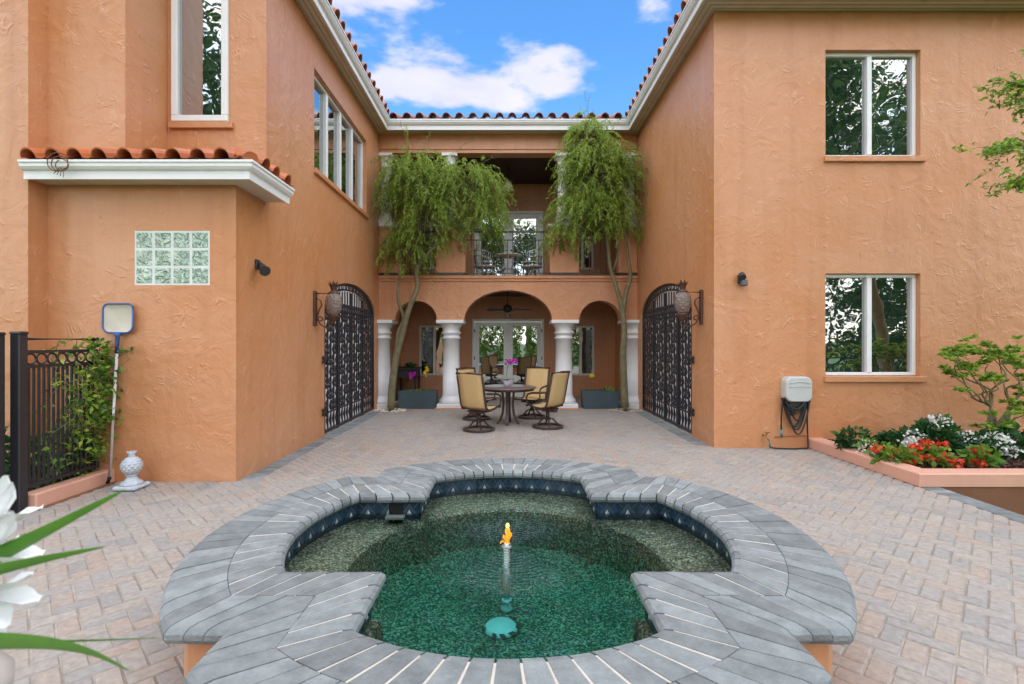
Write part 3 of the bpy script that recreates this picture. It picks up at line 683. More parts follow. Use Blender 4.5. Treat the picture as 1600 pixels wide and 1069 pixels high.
# plinth strip of stucco under the columns
m = MB()
for x in (-1.39, 1.36): m.bbox(x-.36, x+.36, YB-.2, YB+.5, -.02, 0.03, .01)
m.build('column_footing', STUC, house)
# rear walls
DL = (-1.05, 1.05, -0.02, 2.27); WB = ((-2.6, -1.72, .62, 2.08), (1.72, 2.52, .62, 2.08)); DU = (-.98, 1.02, 3.17, 5.42); WU = ((-2.62, -1.9, 3.72, 5.3), (1.86, 2.5, 3.72, 5.3))
m = MB(); plane_wall(m, PYF(YBW), [-WX-.25, WX+.25], [-.02, 3.05, 6.35], [DL, *WB, DU, *WU], .25); m.build('wall', STUC, house, fix=False)
def window(hole, P, panes=2, rec=.10, fw=.055, mull=.05, sill=True, name='window', gl=GLASS, proud=0.0):
    u0, u1, z0, z1 = hole
    def bx(mb, a, b, c, d, n0, n1):
        k0 = len(mb.v); mb.bbox(a, b, n0, n1, c, d, .006); mb.xf(lambda p: P(p.x, p.z, p.y), k0)
    m = MB(); bx(m, u0, u1, z0, z0+.004, rec+.03, rec+.06); win = m.build(name, WHITE, house)
    m = MB(); bx(m, u0+.002, u1-.002, z0+.006, z0+fw, rec-.02, rec+.05); bx(m, u0+.002, u1-.002, z1-fw, z1-.002, rec-.02, rec+.05)
    bx(m, u0+.002, u0+fw, z0+fw, z1-fw, rec-.02, rec+.05); bx(m, u1-fw, u1-.002, z0+fw, z1-fw, rec-.02, rec+.05)
    m.build('frame', WHITE, win)
    w2 = (u1-u0-2*fw)/panes
    for k in range(panes):
        a, b = u0+fw+k*w2, u0+fw+(k+1)*w2
        if k:
            m = MB(); bx(m, a-mull/2-.012, a+mull/2+.012, z0+fw, z1-fw, rec-.03, rec+.045); m.build('mullion', WHITE, win)
        m = MB(); m.quad(P(a, z0+fw-.01, rec+.03), P(b, z0+fw-.01, rec+.03), P(b, z1-fw+.01, rec+.03), P(a, z1-fw+.01, rec+.03)); m.build('pane', gl, win, fix=False)
    if sill:
        m = MB(); bx(m, u0-.03, u1+.06, z0-.085, z0-.002, -.05, rec+.02); m.build('sill', STUC, win)
    return win
window(WRU, PYF(YR)); window(WRL, PYF(YR)); window(WL, PX(-1), 4, fw=.06, mull=.07); window(WLU, PYF(YU), 1, rec=-.02, fw=.085)
for h in (*WB, *WU): window(h, PYF(YBW), 2, rec=.03, sill=False)
def doors(hole, name, nlite=1):
    u0, u1, z0, z1 = hole; y = YBW; FR = WHITE
    m = MB(); m.bbox(u0, u0+.07, y-.03, y+.08, z0+.02, z1, .006); m.bbox(u1-.07, u1, y-.03, y+.08, z0+.02, z1, .006); m.bbox(u0+.07, u1-.07, y-.03, y+.08, z1-.08, z1, .006)
    d = m.build(name, FR, house); c = (u0+u1)/2
    for s in (-1, 1):
        a, b = (u0+.075, c-.005) if s < 0 else (c+.005, u1-.075); st = .13
        m = MB(); m.bbox(a, a+st, y, y+.045, z0+.04, z1-.085, .006); m.bbox(b-st, b, y, y+.045, z0+.04, z1-.085, .006)
        m.bbox(a+st, b-st, y+.002, y+.043, z0+.04, z0+.30, .006); m.bbox(a+st, b-st, y+.002, y+.043, z1-.085-st, z1-.085, .006); m.build('door_leaf', FR, d)
        m = MB(); m.quad((a+st, y+.02, z0+.3), (b-st, y+.02, z0+.3), (b-st, y+.02, z1-.085-st), (a+st, y+.02, z1-.085-st)); m.build('pane', DGLASS, d, fix=False)
        hx = b-st/2 if s < 0 else a+st/2
        for dz, r in ((.98, .028), (1.1, .022)): MB().ball((hx, y-.03, z0+dz), r, 10, 6).build('handle', BRONZE, d)
        for dz in (.3, 1.1, 1.9): 
            hx2 = a-.008 if s < 0 else b+.008; MB().box(hx2-.012, hx2+.012, y-.036, y-.028, z0+dz, z0+dz+.1).build('hinge', BRONZE, d)
    MB().bbox(c-.022, c+.022, y-.012, y-.001, z0+.04, z1-.085, .004).build('astragal', FR, d)
doors(DL, 'french_door'); doors(DU, 'french_door')
# glass block light
GBM = bpy.data.materials.new('glass_block'); GBM.use_nodes = True; t = GBM.node_tree; p = t.nodes['Principled BSDF']
p.inputs['Base Color'].default_value = (0.42, 0.55, 0.42, 1); p.inputs['Roughness'].default_value = 0.12; p.inputs['Specular IOR Level'].default_value = 0.9
gg = t.nodes.new('ShaderNodeNewGeometry'); nn = t.nodes.new('ShaderNodeTexNoise'); nn.inputs['Scale'].default_value = 13; nn.inputs['Detail'].default_value = 1; nn.inputs['Distortion'].default_value = 2.2
bb = t.nodes.new('ShaderNodeBump'); bb.inputs['Strength'].default_value = 0.9; bb.inputs['Distance'].default_value = 0.05
cr = t.nodes.new('ShaderNodeValToRGB'); cr.color_ramp.elements[0].color = (.20, .31, .22, 1); cr.color_ramp.elements[1].color = (.52, .64, .50, 1); cr.color_ramp.elements[0].position = .38; cr.color_ramp.elements[1].position = .62
t.links.new(gg.outputs['Position'], nn.inputs['Vector']); t.links.new(nn.outputs['Fac'], bb.inputs['Height']); t.links.new(bb.outputs[0], p.inputs['Normal']); t.links.new(nn.outputs['Fac'], cr.inputs[0]); t.links.new(cr.outputs[0], p.inputs['Base Color'])
u0, u1, z0, z1 = GB
gbw = MB().box(u0, u1, YL+.003, YL+.12, z0, z1).build('glass_block_window', mat('white_grout', (.74, .77, .70), .8), house)
for i in range(4):
    for j in range(3):
        a = u0+.014+i*(u1-u0-.012)/4; b = a+(u1-u0-.012)/4-.018; c = z0+.014+j*(z1-z0-.012)/3; d = c+(z1-z0-.012)/3-.018
        MB().bbox(a, b, YL-.002, YL+.06, c, d, .012).build('glass_block', GBM, gbw)
# eaves: soffit, fascia, gutter
EAVE = [(-2.85, 5.98, 0), (-2.85, 11.6, 0), (2.85, 11.6, 0), (2.85, 7.17, 0), (9.5, 7.17, 0)]
m = MB(); m.sweep([(-.30, ZS), (-.012, ZS), (-.012, ZS+.02), (-.30, ZS+.02)], EAVE); so_ = m.build('soffit', SOFF, house)
m = MB(); m.sweep([(-.01, ZS-.03), (.012, ZS-.03), (.012, ZS+.11), (-.01, ZS+.11)], EAVE); m.build('fascia', WHITE, house)
m = MB(); m.sweep([(.014, ZS+.075), (.05, ZS+.085), (.085, ZS+.13), (.085, ZS+.165), (.10, ZS+.165), (.10, ZS+.19), (.014, ZS+.19)], EAVE); m.build('gutter', WHITE, house)
# thin soffit battens that read as its vent grooves
m = MB()
GRV = mat('soffit_groove', (0.42, 0.37, 0.29), 0.8)
for k in range(3): m.sweep([(-.25+.08*k, ZS-.006), (-.235+.08*k, ZS-.006), (-.235+.08*k, ZS-.001), (-.25+.08*k, ZS-.001)], EAVE)
m.build('soffit_groove', GRV, so_)
TS = math.tan(R(20)); RZ = ZS+.245
m = MB()
def rp(x, y, d): return (x, y, RZ+d*TS)
m.quad(rp(-2.82, 5.98, 0), rp(-2.82, 11.63, 0), rp(-5.0, 13.8, 2.18), rp(-5.0, 5.98, 2.18))
m.quad(rp(-2.82, 11.63, 0), rp(2.82, 11.63, 0), rp(5.0, 13.8, 2.18), rp(-5.0, 13.8, 2.18))
m.add([rp(2.82, 11.63, 0), rp(2.82, 7.2, 0), rp(5.0, 9.38, 2.18), rp(5.0, 13.8, 2.18)], [(0, 1, 2, 3)])
m.quad(rp(2.82, 7.2, 0), rp(9.5, 7.2, 0), rp(9.5, 9.38, 2.18), rp(5.0, 9.38, 2.18))
roof = m.build('roof', TERRA, house, fix=False)
def tile_mesh(name, w2, L_, h=.085):
    n = 8; top = []
    for k in range(n+1):
        a = math.pi*k/n; top.append((-w2/2+w2*.64*(1-math.cos(a))/2, h*math.sin(a)))
    top += [(-w2/2+w2*.78, -.006), (-w2/2+w2*.9, -.004), (w2/2+.01, .012)]
    m = MB(); th = .016; q = len(top); v = []
    for y, dz in ((0, 0), (L_, -.012)):
        for x, z in top: v.append((x, y, z+dz+th))
        for x, z in top: v.append((x*.985, y, z+dz))
    f = []
    for k in range(q-1):
        f += [(k, k+1, 2*q+k+1, 2*q+k), (q+k+1, q+k, 3*q+k, 3*q+k+1), (k+1, k, q+k, q+k+1)]
    f += [(0, 2*q, 3*q, q), (q-1, 2*q-1, 4*q-1, 3*q-1)]
    m.add(v, f, False); return m.mesh(name)
RT = tile_mesh('roof_tile', .30, .44, .11); RT.materials.append(TERRA)
def lay(tm_, start, along, up, count, pitch, courses, expo, slope, parent, name='roof_tile', z0=0):
    al = Vector(along); h = Vector(up); ya = (h*math.cos(slope)+Vector((0, 0, math.sin(slope)))).normalized(); za = al.cross(ya).normalized()
    for c in range(courses):
        for k in range(count):
            o = link_mesh(name, tm_, None, parent); j = random.uniform(-.008, .008)
            pos = Vector(start)+al*((k+.5)*pitch+j)+ya*(c*expo-.06+random.uniform(-.012, .012))+za*(.008+.016*0)
            mt = Matrix((( al.x, ya.x, za.x, 0), (al.y, ya.y, za.y, 0), (al.z, ya.z, za.z, 0), (0, 0, 0, 1)))
            o.rotation_euler = (mt @ Matrix.Rotation(R(2.0), 4, 'X')).to_euler(); o.location = pos-root_loc(parent)
lay(RT, (-2.84, 6.0, RZ), (0, 1, 0), (-1, 0, 0), 18, .31, 3, .36, R(20), roof)
lay(RT, (-2.80, 11.62, RZ), (1, 0, 0), (0, 1, 0), 18, .311, 3, .36, R(20), roof)
lay(RT, (2.84, 11.6, RZ), (0, -1, 0), (1, 0, 0), 14, .31, 3, .36, R(20), roof)
lay(RT, (2.95, 7.19, RZ), (1, 0, 0), (0, 1, 0), 14, .31, 2, .36, R(20), roof)
# little tiled roof over the low projection
E2 = [(-5.279, 5.38, 0), (-2.83, 5.38, 0), (-2.83, 6.355, 0)]
m = MB(); m.sweep([(-.29, 3.40), (-.01, 3.40), (-.01, 3.42), (-.29, 3.42)], E2); m.build('soffit', SOFF, house)
m = MB(); m.sweep([(-.008, 3.375), (.012, 3.375), (.012, 3.48), (-.008, 3.48)], E2); m.build('fascia', WHITE, house)
m = MB(); m.sweep([(.014, 3.465), (.045, 3.475), (.065, 3.50), (.065, 3.54), (.08, 3.54), (.08, 3.565), (-.008, 3.565), (-.008, 3.482), (.014, 3.482)], E2); m.build('gutter', WHITE, house)
z2 = 3.595
m = MB(); m.quad((-5.279, 5.36, z2), (-2.81, 5.36, z2), (-WX-.01, YL+.04, z2+.10), (-5.279, YL+.04, z2+.10))
m.quad((-2.81, 5.36, z2), (-2.81, 6.355, z2), (-WX-.01, 6.355, z2+.10), (-WX-.01, YL+.04, z2+.10))
m.quad((-4.38, YL+.01, z2+.08), (-WX-.01, YL+.01, z2+.08), (-WX-.01, 6.355, z2+.30), (-4.38, 6.355, z2+.30))
awn = m.build('porch_roof', TERRA2, house, fix=False)
AT = tile_mesh('roof_tile', .258, .40, .092); AT.materials.append(TERRA2)
lay(AT, (-5.27, 5.37, z2), (1, 0, 0), (0, 1, 0), 9, .262, 1, .34, R(17), awn)
lay(AT, (-2.83, 6.34, z2), (0, -1, 0), (-1, 0, 0), 3, .262, 1, .34, R(17), awn) if False else None
lay(AT, (-2.82, 5.50, z2), (0, 1, 0), (-1, 0, 0), 3, .27, 1, .34, R(17), awn)
lay(AT, (-4.30, 5.72, z2+.115), (1, 0, 0), (0, 1, 0), 4, .262, 2, .3, R(17), awn)
m = MB(); v = []
hp = [(Vector((-2.80, 5.36, z2-.01)), .085), (Vector((-3.02, 5.53, z2+.10)), .08), (Vector((-3.2, 5.75, z2+.19)), .075)]
m.tube([a for a, b in hp], [b for a, b in hp], 12); m.build('hip_tile', TERRA2, awn)
# balcony railing (three spans)
for (a, b) in ((-2.64, -1.75), (-1.03, 1.0), (1.72, 2.66)):
    yy = YB+.14; m = MB()
    m.box(a, b, yy-.018, yy+.018, 4.27, 4.31); m.box(a, b, yy-.012, yy+.012, 4.08, 4.10); m.box(a, b, yy-.012, yy+.012, 3.27, 3.29)
    rl = m.build('balcony_railing', BLACK, house); n = int((b-a)/.125)
    bal = MB().box(-.009, .009, -.009, .009, 0, .80).mesh('baluster'); bal.materials.append(BLACK)
    for k in range(1, n): link_mesh('baluster', bal, None, rl, Vector((a+(b-a)*k/n, yy, 3.29))-root_loc(house))
    for k in range(1, n, 4): 
        x = a+(b-a)*k/n; MB().box(x-.012, x+.012, yy-.012, yy+.012, 4.10, 4.27).build('rail_post', BLACK, rl)
# garden walls of the side courts that show through the gates, and paving there
SIDEW = mat('white_garden_wall', (0.72, 0.74, 0.74), 0.7)
for s in (-1, 1):
    m = MB(); x0, x1 = sorted((s*3.38, s*8.5)); m.box(x0, x1, 12.6, 12.8, -.5, 3.3)
    o = m.build('garden_wall', SIDEW); tag(o, 'white garden wall glimpsed through the %s iron gate' % ('left' if s < 0 else 'right'), 'wall')
    o['label'] = 'white garden wall behind the iron gate %s' % ('beside the glass block window wing' if s < 0 else 'beside the hose reel wing')
    x2, x3 = sorted((s*3.375, s*4.0)); MB().box(x2, x3, 8.2, 12.59, 3.0, 3.1).build('passage_ceiling', BROWN, house)
    m = MB(); m.box(x0, x1, 8.0, 12.59, -.5, -.003); o = m.build('side_court', mat('pale_concrete', (.5, .48, .45), .8)); tag(o, kind='structure')
# ------------------------------------------------------------------ iron gates in the two archways
def arc_pts(c, a, b, z0, n=24, s=0.0):
    return [(c+a*math.cos(math.pi-math.pi*k/n), z0+b*math.sin(math.pi*k/n)) for k in range(n+1)]
def scroll_curve(turns=1.15, r0=.052, n=11):
    """S scroll in the (u,z) plane, about 0.21 high"""
    up = []
    for k in range(n+1):
        t = k/n; a = -math.pi/2+turns*2*math.pi*t; r = r0*(1-.78*t); up.append((r*math.cos(a)*.8, r0+r*math.sin(a)))
    dn = [(-u, -z) for u, z in up]
    return dn[::-1]+up[0:]
scm = MB(); scm.tube([(0, u, z) for u, z in scroll_curve()], .0155, 5); SCR = scm.mesh('scroll'); SCR.materials.append(BLACK)
lfm = MB(); lfm.add([(0, 0, -.05), (.012, -.022, 0), (0, 0, .055), (.012, .022, 0), (-.006, 0, 0)], [(0, 1, 4), (1, 2, 4), (2, 3, 4), (3, 0, 4), (0, 3, 2, 1)]); LFM = lfm.mesh('leaf_ornament'); LFM.materials.append(BLACK)
cm = MB(); cm.tube([(0, .045*math.cos(a*math.pi/5), .045*math.sin(a*math.pi/5)) for a in range(11)], .012, 5); RNG = cm.mesh('ring'); RNG.materials.append(BLACK)
def gate(s, label):
    X = s*(WX+.06); g_ = thing('iron_gate', label, 'gate', (X, G0, 0), 'iron gates in the courtyard archways')
    c = (G0+G1)/2; a = (G1-G0)/2-.02; top = lambda u: GSP+(GRI-.02)*math.sqrt(max(0, 1-((u-c)/a)**2))
    Q = lambda u, z, dx=0: (X-s*dx, u, z)
    m = MB(); pts = [Q(c-a, .03)]+[Q(u, z) for u, z in arc_pts(c, a, GRI-.02, GSP)]+[Q(c+a, .03)]
    m.tube(pts, .032, 6); m.box(*sorted((X-.02, X+.02)), c-a, c+a, .02, .07); m.build('frame', BLACK, g_)
    m = MB(); m.tube([Q(u, z) for u, z in arc_pts(c, a-.17, GRI-.15, GSP+.02)], .018, 6); m.build('inner_arch', BLACK, g_)
    for k in range(22):                                       # rings between the two arches
        th = math.pi*(k+.5)/22; u = c-(a-.085)*math.cos(th); z = GSP+.01+(GRI-.085)*math.sin(th)
        link_mesh('ring', RNG, None, g_, Vector(Q(u, z))-root_loc(g_))
    for k in range(1, 4):                                     # stiles of the four leaves
        u = c-a+2*a*k/4; m = MB(); m.box(*sorted((X-.022, X+.022)), u-.026, u+.026, .03, top(u)-.16); m.build('stile', BLACK, g_)
        m = MB(); m.box(*sorted((X-.012, X+.012)), u-.018, u+.018, 0.0, .03); m.build('drop_bolt', BLACK, g_)
    nb = 21
    for k in range(1, nb):                                    # upright bars
        u = c-a+2*a*k/nb; m = MB(); m.box(*sorted((X-.008, X+.008)), u-.013, u+.013, .06, top(u)-.14); m.build('upright_bar', BLACK, g_)
    for z in (.36, 2.10):
        m = MB(); m.box(*sorted((X-.011, X+.011)), c-a, c+a, z-.014, z+.014); m.build('cross_bar', BLACK, g_)
    for k in range(nb):
        u = c-a+2*a*(k+.5)/nb
        for j in range(9):
            z = .47+j*.20
            if z > top(u)-.3: continue
            if (j+k) % 3 == 2: o = link_mesh('leaf_ornament', LFM, None, g_, Vector(Q(u, z, .012))-root_loc(g_)); o.scale = (s, 1.6, 1.7)
            else: o = link_mesh('scroll', SCR, None, g_, Vector(Q(u, z))-root_loc(g_)); o.scale = (1, 1 if (k % 2) else -1, .92); o = link_mesh('leaf_ornament', LFM, None, g_, Vector(Q(u, z+.09, .014))-root_loc(g_)); o.scale = (s, 1.5, .9)
        o = link_mesh('leaf_ornament', LFM, None, g_, Vector(Q(u, .22, .012))-root_loc(g_)); o.scale = (s, 1.7, 2.2)
        if top(u) > 2.45: o = link_mesh('scroll', SCR, None, g_, Vector(Q(u, 2.24))-root_loc(g_)); o.scale = (1, 1, 1.0)
    for z in (.42, 1.30):                                     # fleur hinges on the near jamb
        m = MB(); xa = s*(WX-.012)
        m.box(*sorted((xa, xa-s*.02)), G0-.10, G0+.05, z-.035, z+.035); m.box(*sorted((xa, xa-s*.024)), G0-.135, G0-.08, z-.06, z-.02); m.box(*sorted((xa, xa-s*.024)), G0-.135, G0-.08, z+.02, z+.06)
        m.tube([(xa-s*.02, G0+.01, z-.09), (xa-s*.02, G0+.01, z+.09)], .022, 8); m.build('hinge', BLACK, g_)
gate(-1, 'arched black iron scrollwork gate in the wall with the long upstairs window')
gate(1, 'arched black iron scrollwork gate in the windowless wall beside the hose reel')
# ------------------------------------------------------------------ pineapple wall lanterns
LGL = bpy.data.materials.new('rippled_lantern_glass'); LGL.use_nodes = True; p = LGL.node_tree.nodes['Principled BSDF']; t = LGL.node_tree
p.inputs['Base Color'].default_value = (0.42, 0.33, 0.28, 1); p.inputs['Roughness'].default_value = 0.1; p.inputs['Transmission Weight'].default_value = 0.55; p.inputs['IOR'].default_value = 1.3
gg = t.nodes.new('ShaderNodeNewGeometry'); nn = t.nodes.new('ShaderNodeTexVoronoi'); nn.inputs['Scale'].default_value = 28
bb = t.nodes.new('ShaderNodeBump'); bb.inputs['Strength'].default_value = 0.9; bb.inputs['Distance'].default_value = 0.02
t.links.new(gg.outputs['Position'], nn.inputs['Vector']); t.links.new(nn.outputs['Distance'], bb.inputs['Height']); t.links.new(bb.outputs[0], p.inputs['Normal'])
def lantern(s, y, zc, label):
    xw = s*WX; xc = s*(WX-.26); l = thing('wall_lantern', label, 'lantern', (xw, y, zc), 'pineapple lanterns beside the gates')
    m = MB(); m.bbox(*sorted((xw-s*.002, xw-s*.026)), y-.045, y+.045, zc-.30, zc+.17, .008); m.build('back_plate', RUST, l)
    pr = [(.035, -.17), (.075, -.13), (.105, -.05), (.112, .02), (.098, .09), (.06, .135)]
    m = MB(); m.lathe(pr, (xc, y, zc), 14); m.build('glass_body', LGL, l)
    m = MB(); m.lathe([(.012, -.26), (.03, -.235), (.05, -.20), (.085, -.17), (.09, -.155), (.05, -.15)], (xc, y, zc), 14); m.build('cup', RUST, l)
    m = MB(); m.lathe([(.065, .132), (.07, .145), (.04, .16), (.03, .19)], (xc, y, zc), 14)
    for k in range(12):
        a = 2*math.pi*k/12+(.26 if k % 2 else 0); h = .15 if k % 2 else .12; fl = .095 if k % 2 == 0 else .055; u = Vector((math.cos(a), math.sin(a), 0)); q = Vector((-u.y, u.x, 0)); b = Vector((xc, y, zc+.155))
        m.add([b+u*.02-q*.022, b+u*.02+q*.022, b+u*.042+Vector((0, 0, h*.6))+q*.024, b+u*.042+Vector((0, 0, h*.6))-q*.024, b+u*fl+Vector((0, 0, h))], [(0, 1, 2, 3), (3, 2, 4)])
    m.build('leaf_crown', RUST, l, fix=False)
    m = MB(); m.tube([(xw-s*.02, y, zc+.135), (xc, y, zc+.135)], .009, 6)
    def sp(cx, cz, r0, r1, a0, a1, n=18): return [(xw-s*(cx+(r0+(r1-r0)*k/n)*math.cos(a0+(a1-a0)*k/n)), y, zc+cz+(r0+(r1-r0)*k/n)*math.sin(a0+(a1-a0)*k/n)) for k in range(n+1)]
    m.tube([(xw-s*.03, y, zc+.07), (xw-s*.085, y, zc+.04), (xw-s*.10, y, zc-.02), (xw-s*.06, y, zc-.10), (xw-s*.04, y, zc-.18), (xw-s*.08, y, zc-.28), (xw-s*.17, y, zc-.33), (xw-s*.25, y, zc-.30)], .011, 6)
    m.tube(sp(.22, -.27, .06, .018, -.6, 4.6), .010, 6); m.tube(sp(.085, -.215, .05, .015, 3.6, -1.6), .010, 6)
    m.tube([(xc, y, zc-.30), (xc, y, zc-.25)], .012, 6); m.build('scroll_arm', RUST, l); l.scale = (1.2, 1.2, 1.2)
lantern(-1, 7.93, 2.22, 'pineapple wall lantern beside the gate under the long upstairs window')
lantern(1, 7.93, 2.24, 'pineapple wall lantern on the corner beside the hose reel wing')
# ------------------------------------------------------------------ flood lights
CHAR = mat('charcoal_plastic', (0.03, 0.03, 0.03), 0.5)
f = thing('spot_light', 'black bullet spot light on the wall above the pool net', 'spot light', (-WX, 6.12, 2.55))
MB().bbox(-WX+.001, -WX+.03, 6.06, 6.16, 2.50, 2.62, .008).build('mount_plate', CHAR, f)
MB().tube([(-WX+.03, 6.11, 2.57), (-WX+.075, 6.08, 2.545)], .018, 8).build('swivel', CHAR, f)
MB().tube([(-WX+.06, 6.10, 2.56), (-WX+.09, 6.07, 2.535), (-WX+.15, 6.00, 2.475), (-WX+.17, 5.98, 2.46)], [.028, .04, .05, .066], 14).build('lamp_head', CHAR, f)
f = thing('security_light', 'small charcoal security light on the wall between the gate corner and the ground floor window', 'light', (3.52, YR, 2.55))
MB().bbox(3.47, 3.57, YR-.03, YR-.001, 2.48, 2.62, .01).build('mount_plate', CHAR, f)
MB().bbox(3.49, 3.58, YR-.13, YR-.035, 2.44, 2.53, .014).build('sensor_box', mat('grey_plastic', (.12, .12, .12), .5), f)
MB().tube([(3.51, YR-.03, 2.59), (3.50, YR-.09, 2.60), (3.49, YR-.13, 2.56)], [.03, .05, .055], 12).build('lamp_head', CHAR, f)
# ------------------------------------------------------------------ pool net leaning on the wall
nx = -4.43; N0, N1 = Vector((nx+.0, YL-.17, .10)), Vector((nx, YL-.05, 1.70))
NT = thing('pool_net', 'pool skimmer net with blue rim and white pole leaning on the wall', 'pool net', (nx, YL-.17, 0))
MB().tube([(nx-.01, YL-.19, .03), N0], .021, 10).build('grip', BLACK, NT)
MB().tube([N0, Vector((nx, YL-.07, 1.50))], .0165, 10).build('pole', WHITE, NT)
BLUE = mat('blue_plastic', (0.05, 0.12, 0.33), .4); MESHN = mat('cream_net', (.62, .57, .44), .85, bump=.3, bscale=260)
MB().tube([(nx, YL-.072, 1.47), (nx, YL-.062, 1.66), (nx, YL-.06, 1.70)], [.02, .024, .05], 10).build('socket', BLUE, NT)
def rr(w2, h, r, n=6):
    P_ = []
    for cx, cz, a0 in ((w2/2-r, h/2-r, 0), (-w2/2+r, h/2-r, 90), (-w2/2+r*1.3, -h/2+r*1.3, 180), (w2/2-r*1.3, -h/2+r*1.3, 270)):
        q = r if a0 < 180 else r*1.3
        for k in range(n+1): P_.append((cx+q*math.cos(R(a0+90*k/n)), cz+q*math.sin(R(a0+90*k/n))))
    return P_
rim = [(nx+a, YL-.06+.02*(b+.16), 1.87+b) for a, b in rr(.34, .33, .06)]
m = MB(); m.tube(rim+[rim[0]], .010, 8); m.build('rim', BLUE, NT)
m = MB(); nr = len(rim); ctr = (nx, YL-.03, 1.87); m.add(rim+[(nx+(a-nx)*.8, b+.022, 1.87+(c_-1.87)*.8) for a, b, c_ in rim], [(k, (k+1) % nr, nr+(k+1) % nr, nr+k) for k in range(nr)]+[tuple(range(nr, 2*nr))], True); m.build('net', MESHN, NT)
# ------------------------------------------------------------------ pineapple finial
px_, py_ = -4.11, 5.38; STN = mat('pale_blue_painted_stone', (.55, .59, .61), .7, var=(.40, .45, .48), vscale=25, bump=.5, bscale=70)
pf = thing('pineapple_statue', 'pale blue stone pineapple finial standing beside the pool net', 'statue', (px_, py_, 0))
m = MB(); m.bbox(px_-.125, px_+.125, py_-.125, py_+.125, 0.005, .05, .015); m.lathe([(.115, .05), (.10, .075), (.075, .09), (.05, .12), (.045, .14), (.065, .155), (.04, .165)], (px_, py_, 0), 18); m.build('pedestal', STN, pf)
m = MB(); m.lathe([(.04, .165), (.075, .185), (.092, .22), (.096, .255), (.085, .30), (.06, .335), (.03, .35)], (px_, py_, 0), 18)
for j in range(7):
    for k in range(11):
        z = .185+j*.024; t_ = (z-.165)/.185; r = .095*math.sin(math.pi*min(1, max(0.12, t_*.88+.10)))**.6; a = 2*math.pi*(k+.5*(j % 2))/11
        c_ = Vector((px_+r*math.cos(a), py_+r*math.sin(a), z)); u = Vector((math.cos(a), math.sin(a), 0)); q = Vector((-u.y, u.x, 0)); zz = Vector((0, 0, .013))
        m.add([c_-q*.02, c_-zz, c_+q*.02, c_+zz, c_+u*.014], [(0, 1, 4), (1, 2, 4), (2, 3, 4), (3, 0, 4)])
m.build('fruit', STN, pf)
m = MB(); m.lathe([(.03, .345), (.034, .36), (.028, .375), (.045, .40), (.03, .405)], (px_, py_, 0), 12)
for k in range(8):
    a = 2*math.pi*k/8; u = Vector((math.cos(a), math.sin(a), 0)); q = Vector((-u.y, u.x, 0)); b = Vector((px_, py_, .37)); m.add([b+u*.02-q*.014, b+u*.02+q*.014, b+u*.052+Vector((0, 0, .045)), b], [(0, 1, 2), (1, 3, 2), (3, 0, 2)])
m.build('leaf_tuft', STN, pf)
# ------------------------------------------------------------------ low kerb walls
kb = MB(); kb.bbox(-4.66, -4.50, 4.70, YL-.002, -.01, .15, .012); tag(kb.build('kerb_wall', PINK), 'low pink painted kerb under the black garden fence', 'wall')
kb2 = MB(); kb2.bbox(-4.70, -4.47, 4.66, YL-.004, -.03, .012, .006); kb2.build('footing', mat('brown_footing', (.25, .11, .06), .8), bpy.data.objects['kerb_wall'])
# ------------------------------------------------------------------ black fence
fn = thing('garden_fence', 'black metal garden fence panel with a ring band standing on the pink kerb', 'fence', (-4.58, 4.62, 0))
xf_ = -4.58
for i, yp in enumerate((4.50, 4.64)):
    o = MB().bbox(xf_-.145+.075*i, xf_-.055+.075*i, yp-.045, yp+.045, -.01, 1.66+.01*i, .006).build('post', BLACK, fn)
    MB().bbox(xf_-.15+.075*i, xf_-.05+.075*i, yp-.05, yp+.05, 1.66+.01*i, 1.69+.01*i, .008).build('cap', BLACK, o)
MB().tube([(xf_-.03, 4.68, 1.63), (xf_-.03, 5.50, 1.63)], .014, 8).build('top_rail', BLACK, fn)
MB().tube([(xf_-.03, 5.48, 1.63), (xf_-.03, 5.53, 1.63)], .024, 8).build('rail_end', BLACK, fn)
for z in (1.505, 1.365, .215): MB().box(xf_-.05, xf_-.015, 4.68, 5.52, z-.016, z+.016).build('rail', BLACK, fn)
nb = 15
for k in range(nb): MB().box(xf_-.042, xf_-.024, 4.74+k*.052-.0085, 4.74+k*.052+.0085, .215, 1.365).build('picket', BLACK, fn)
rm = MB(); rm.tube([(0, .052*math.cos(a*math.pi/8), .052*math.sin(a*math.pi/8)) for a in range(17)], .010, 6); rm = rm.mesh('ring'); rm.materials.append(BLACK)
for k in range(7): link_mesh('ring', rm, None, fn, Vector((xf_-.032, 4.76+k*.112, 1.435))-root_loc(fn))
for z in (.24, 1.43): MB().bbox(xf_-.06, xf_-.005, 5.49, 5.535, z-.05, z+.03, .006).build('wall_bracket', BLACK, fn)
# the gate leaf beyond the post
fg = thing('fence_gate', 'black metal gate leaf hinged on the double fence post', 'gate', (-5.2, 4.46, 0))
for z in (1.63, 1.505, 1.365, .18): MB().box(-5.75, xf_-.15, 4.44, 4.475, z-.016, z+.016).build('rail', BLACK, fg)
for k in range(13): MB().box(-5.70+k*.078, -5.683+k*.078, 4.448, 4.466, .18, 1.365).build('picket', BLACK, fg)
for z in (.12, 1.42): MB().tube([(xf_-.19, 4.44, z), (xf_-.19, 4.44, z+.12)], .03, 8).build('hinge', BLACK, fg)
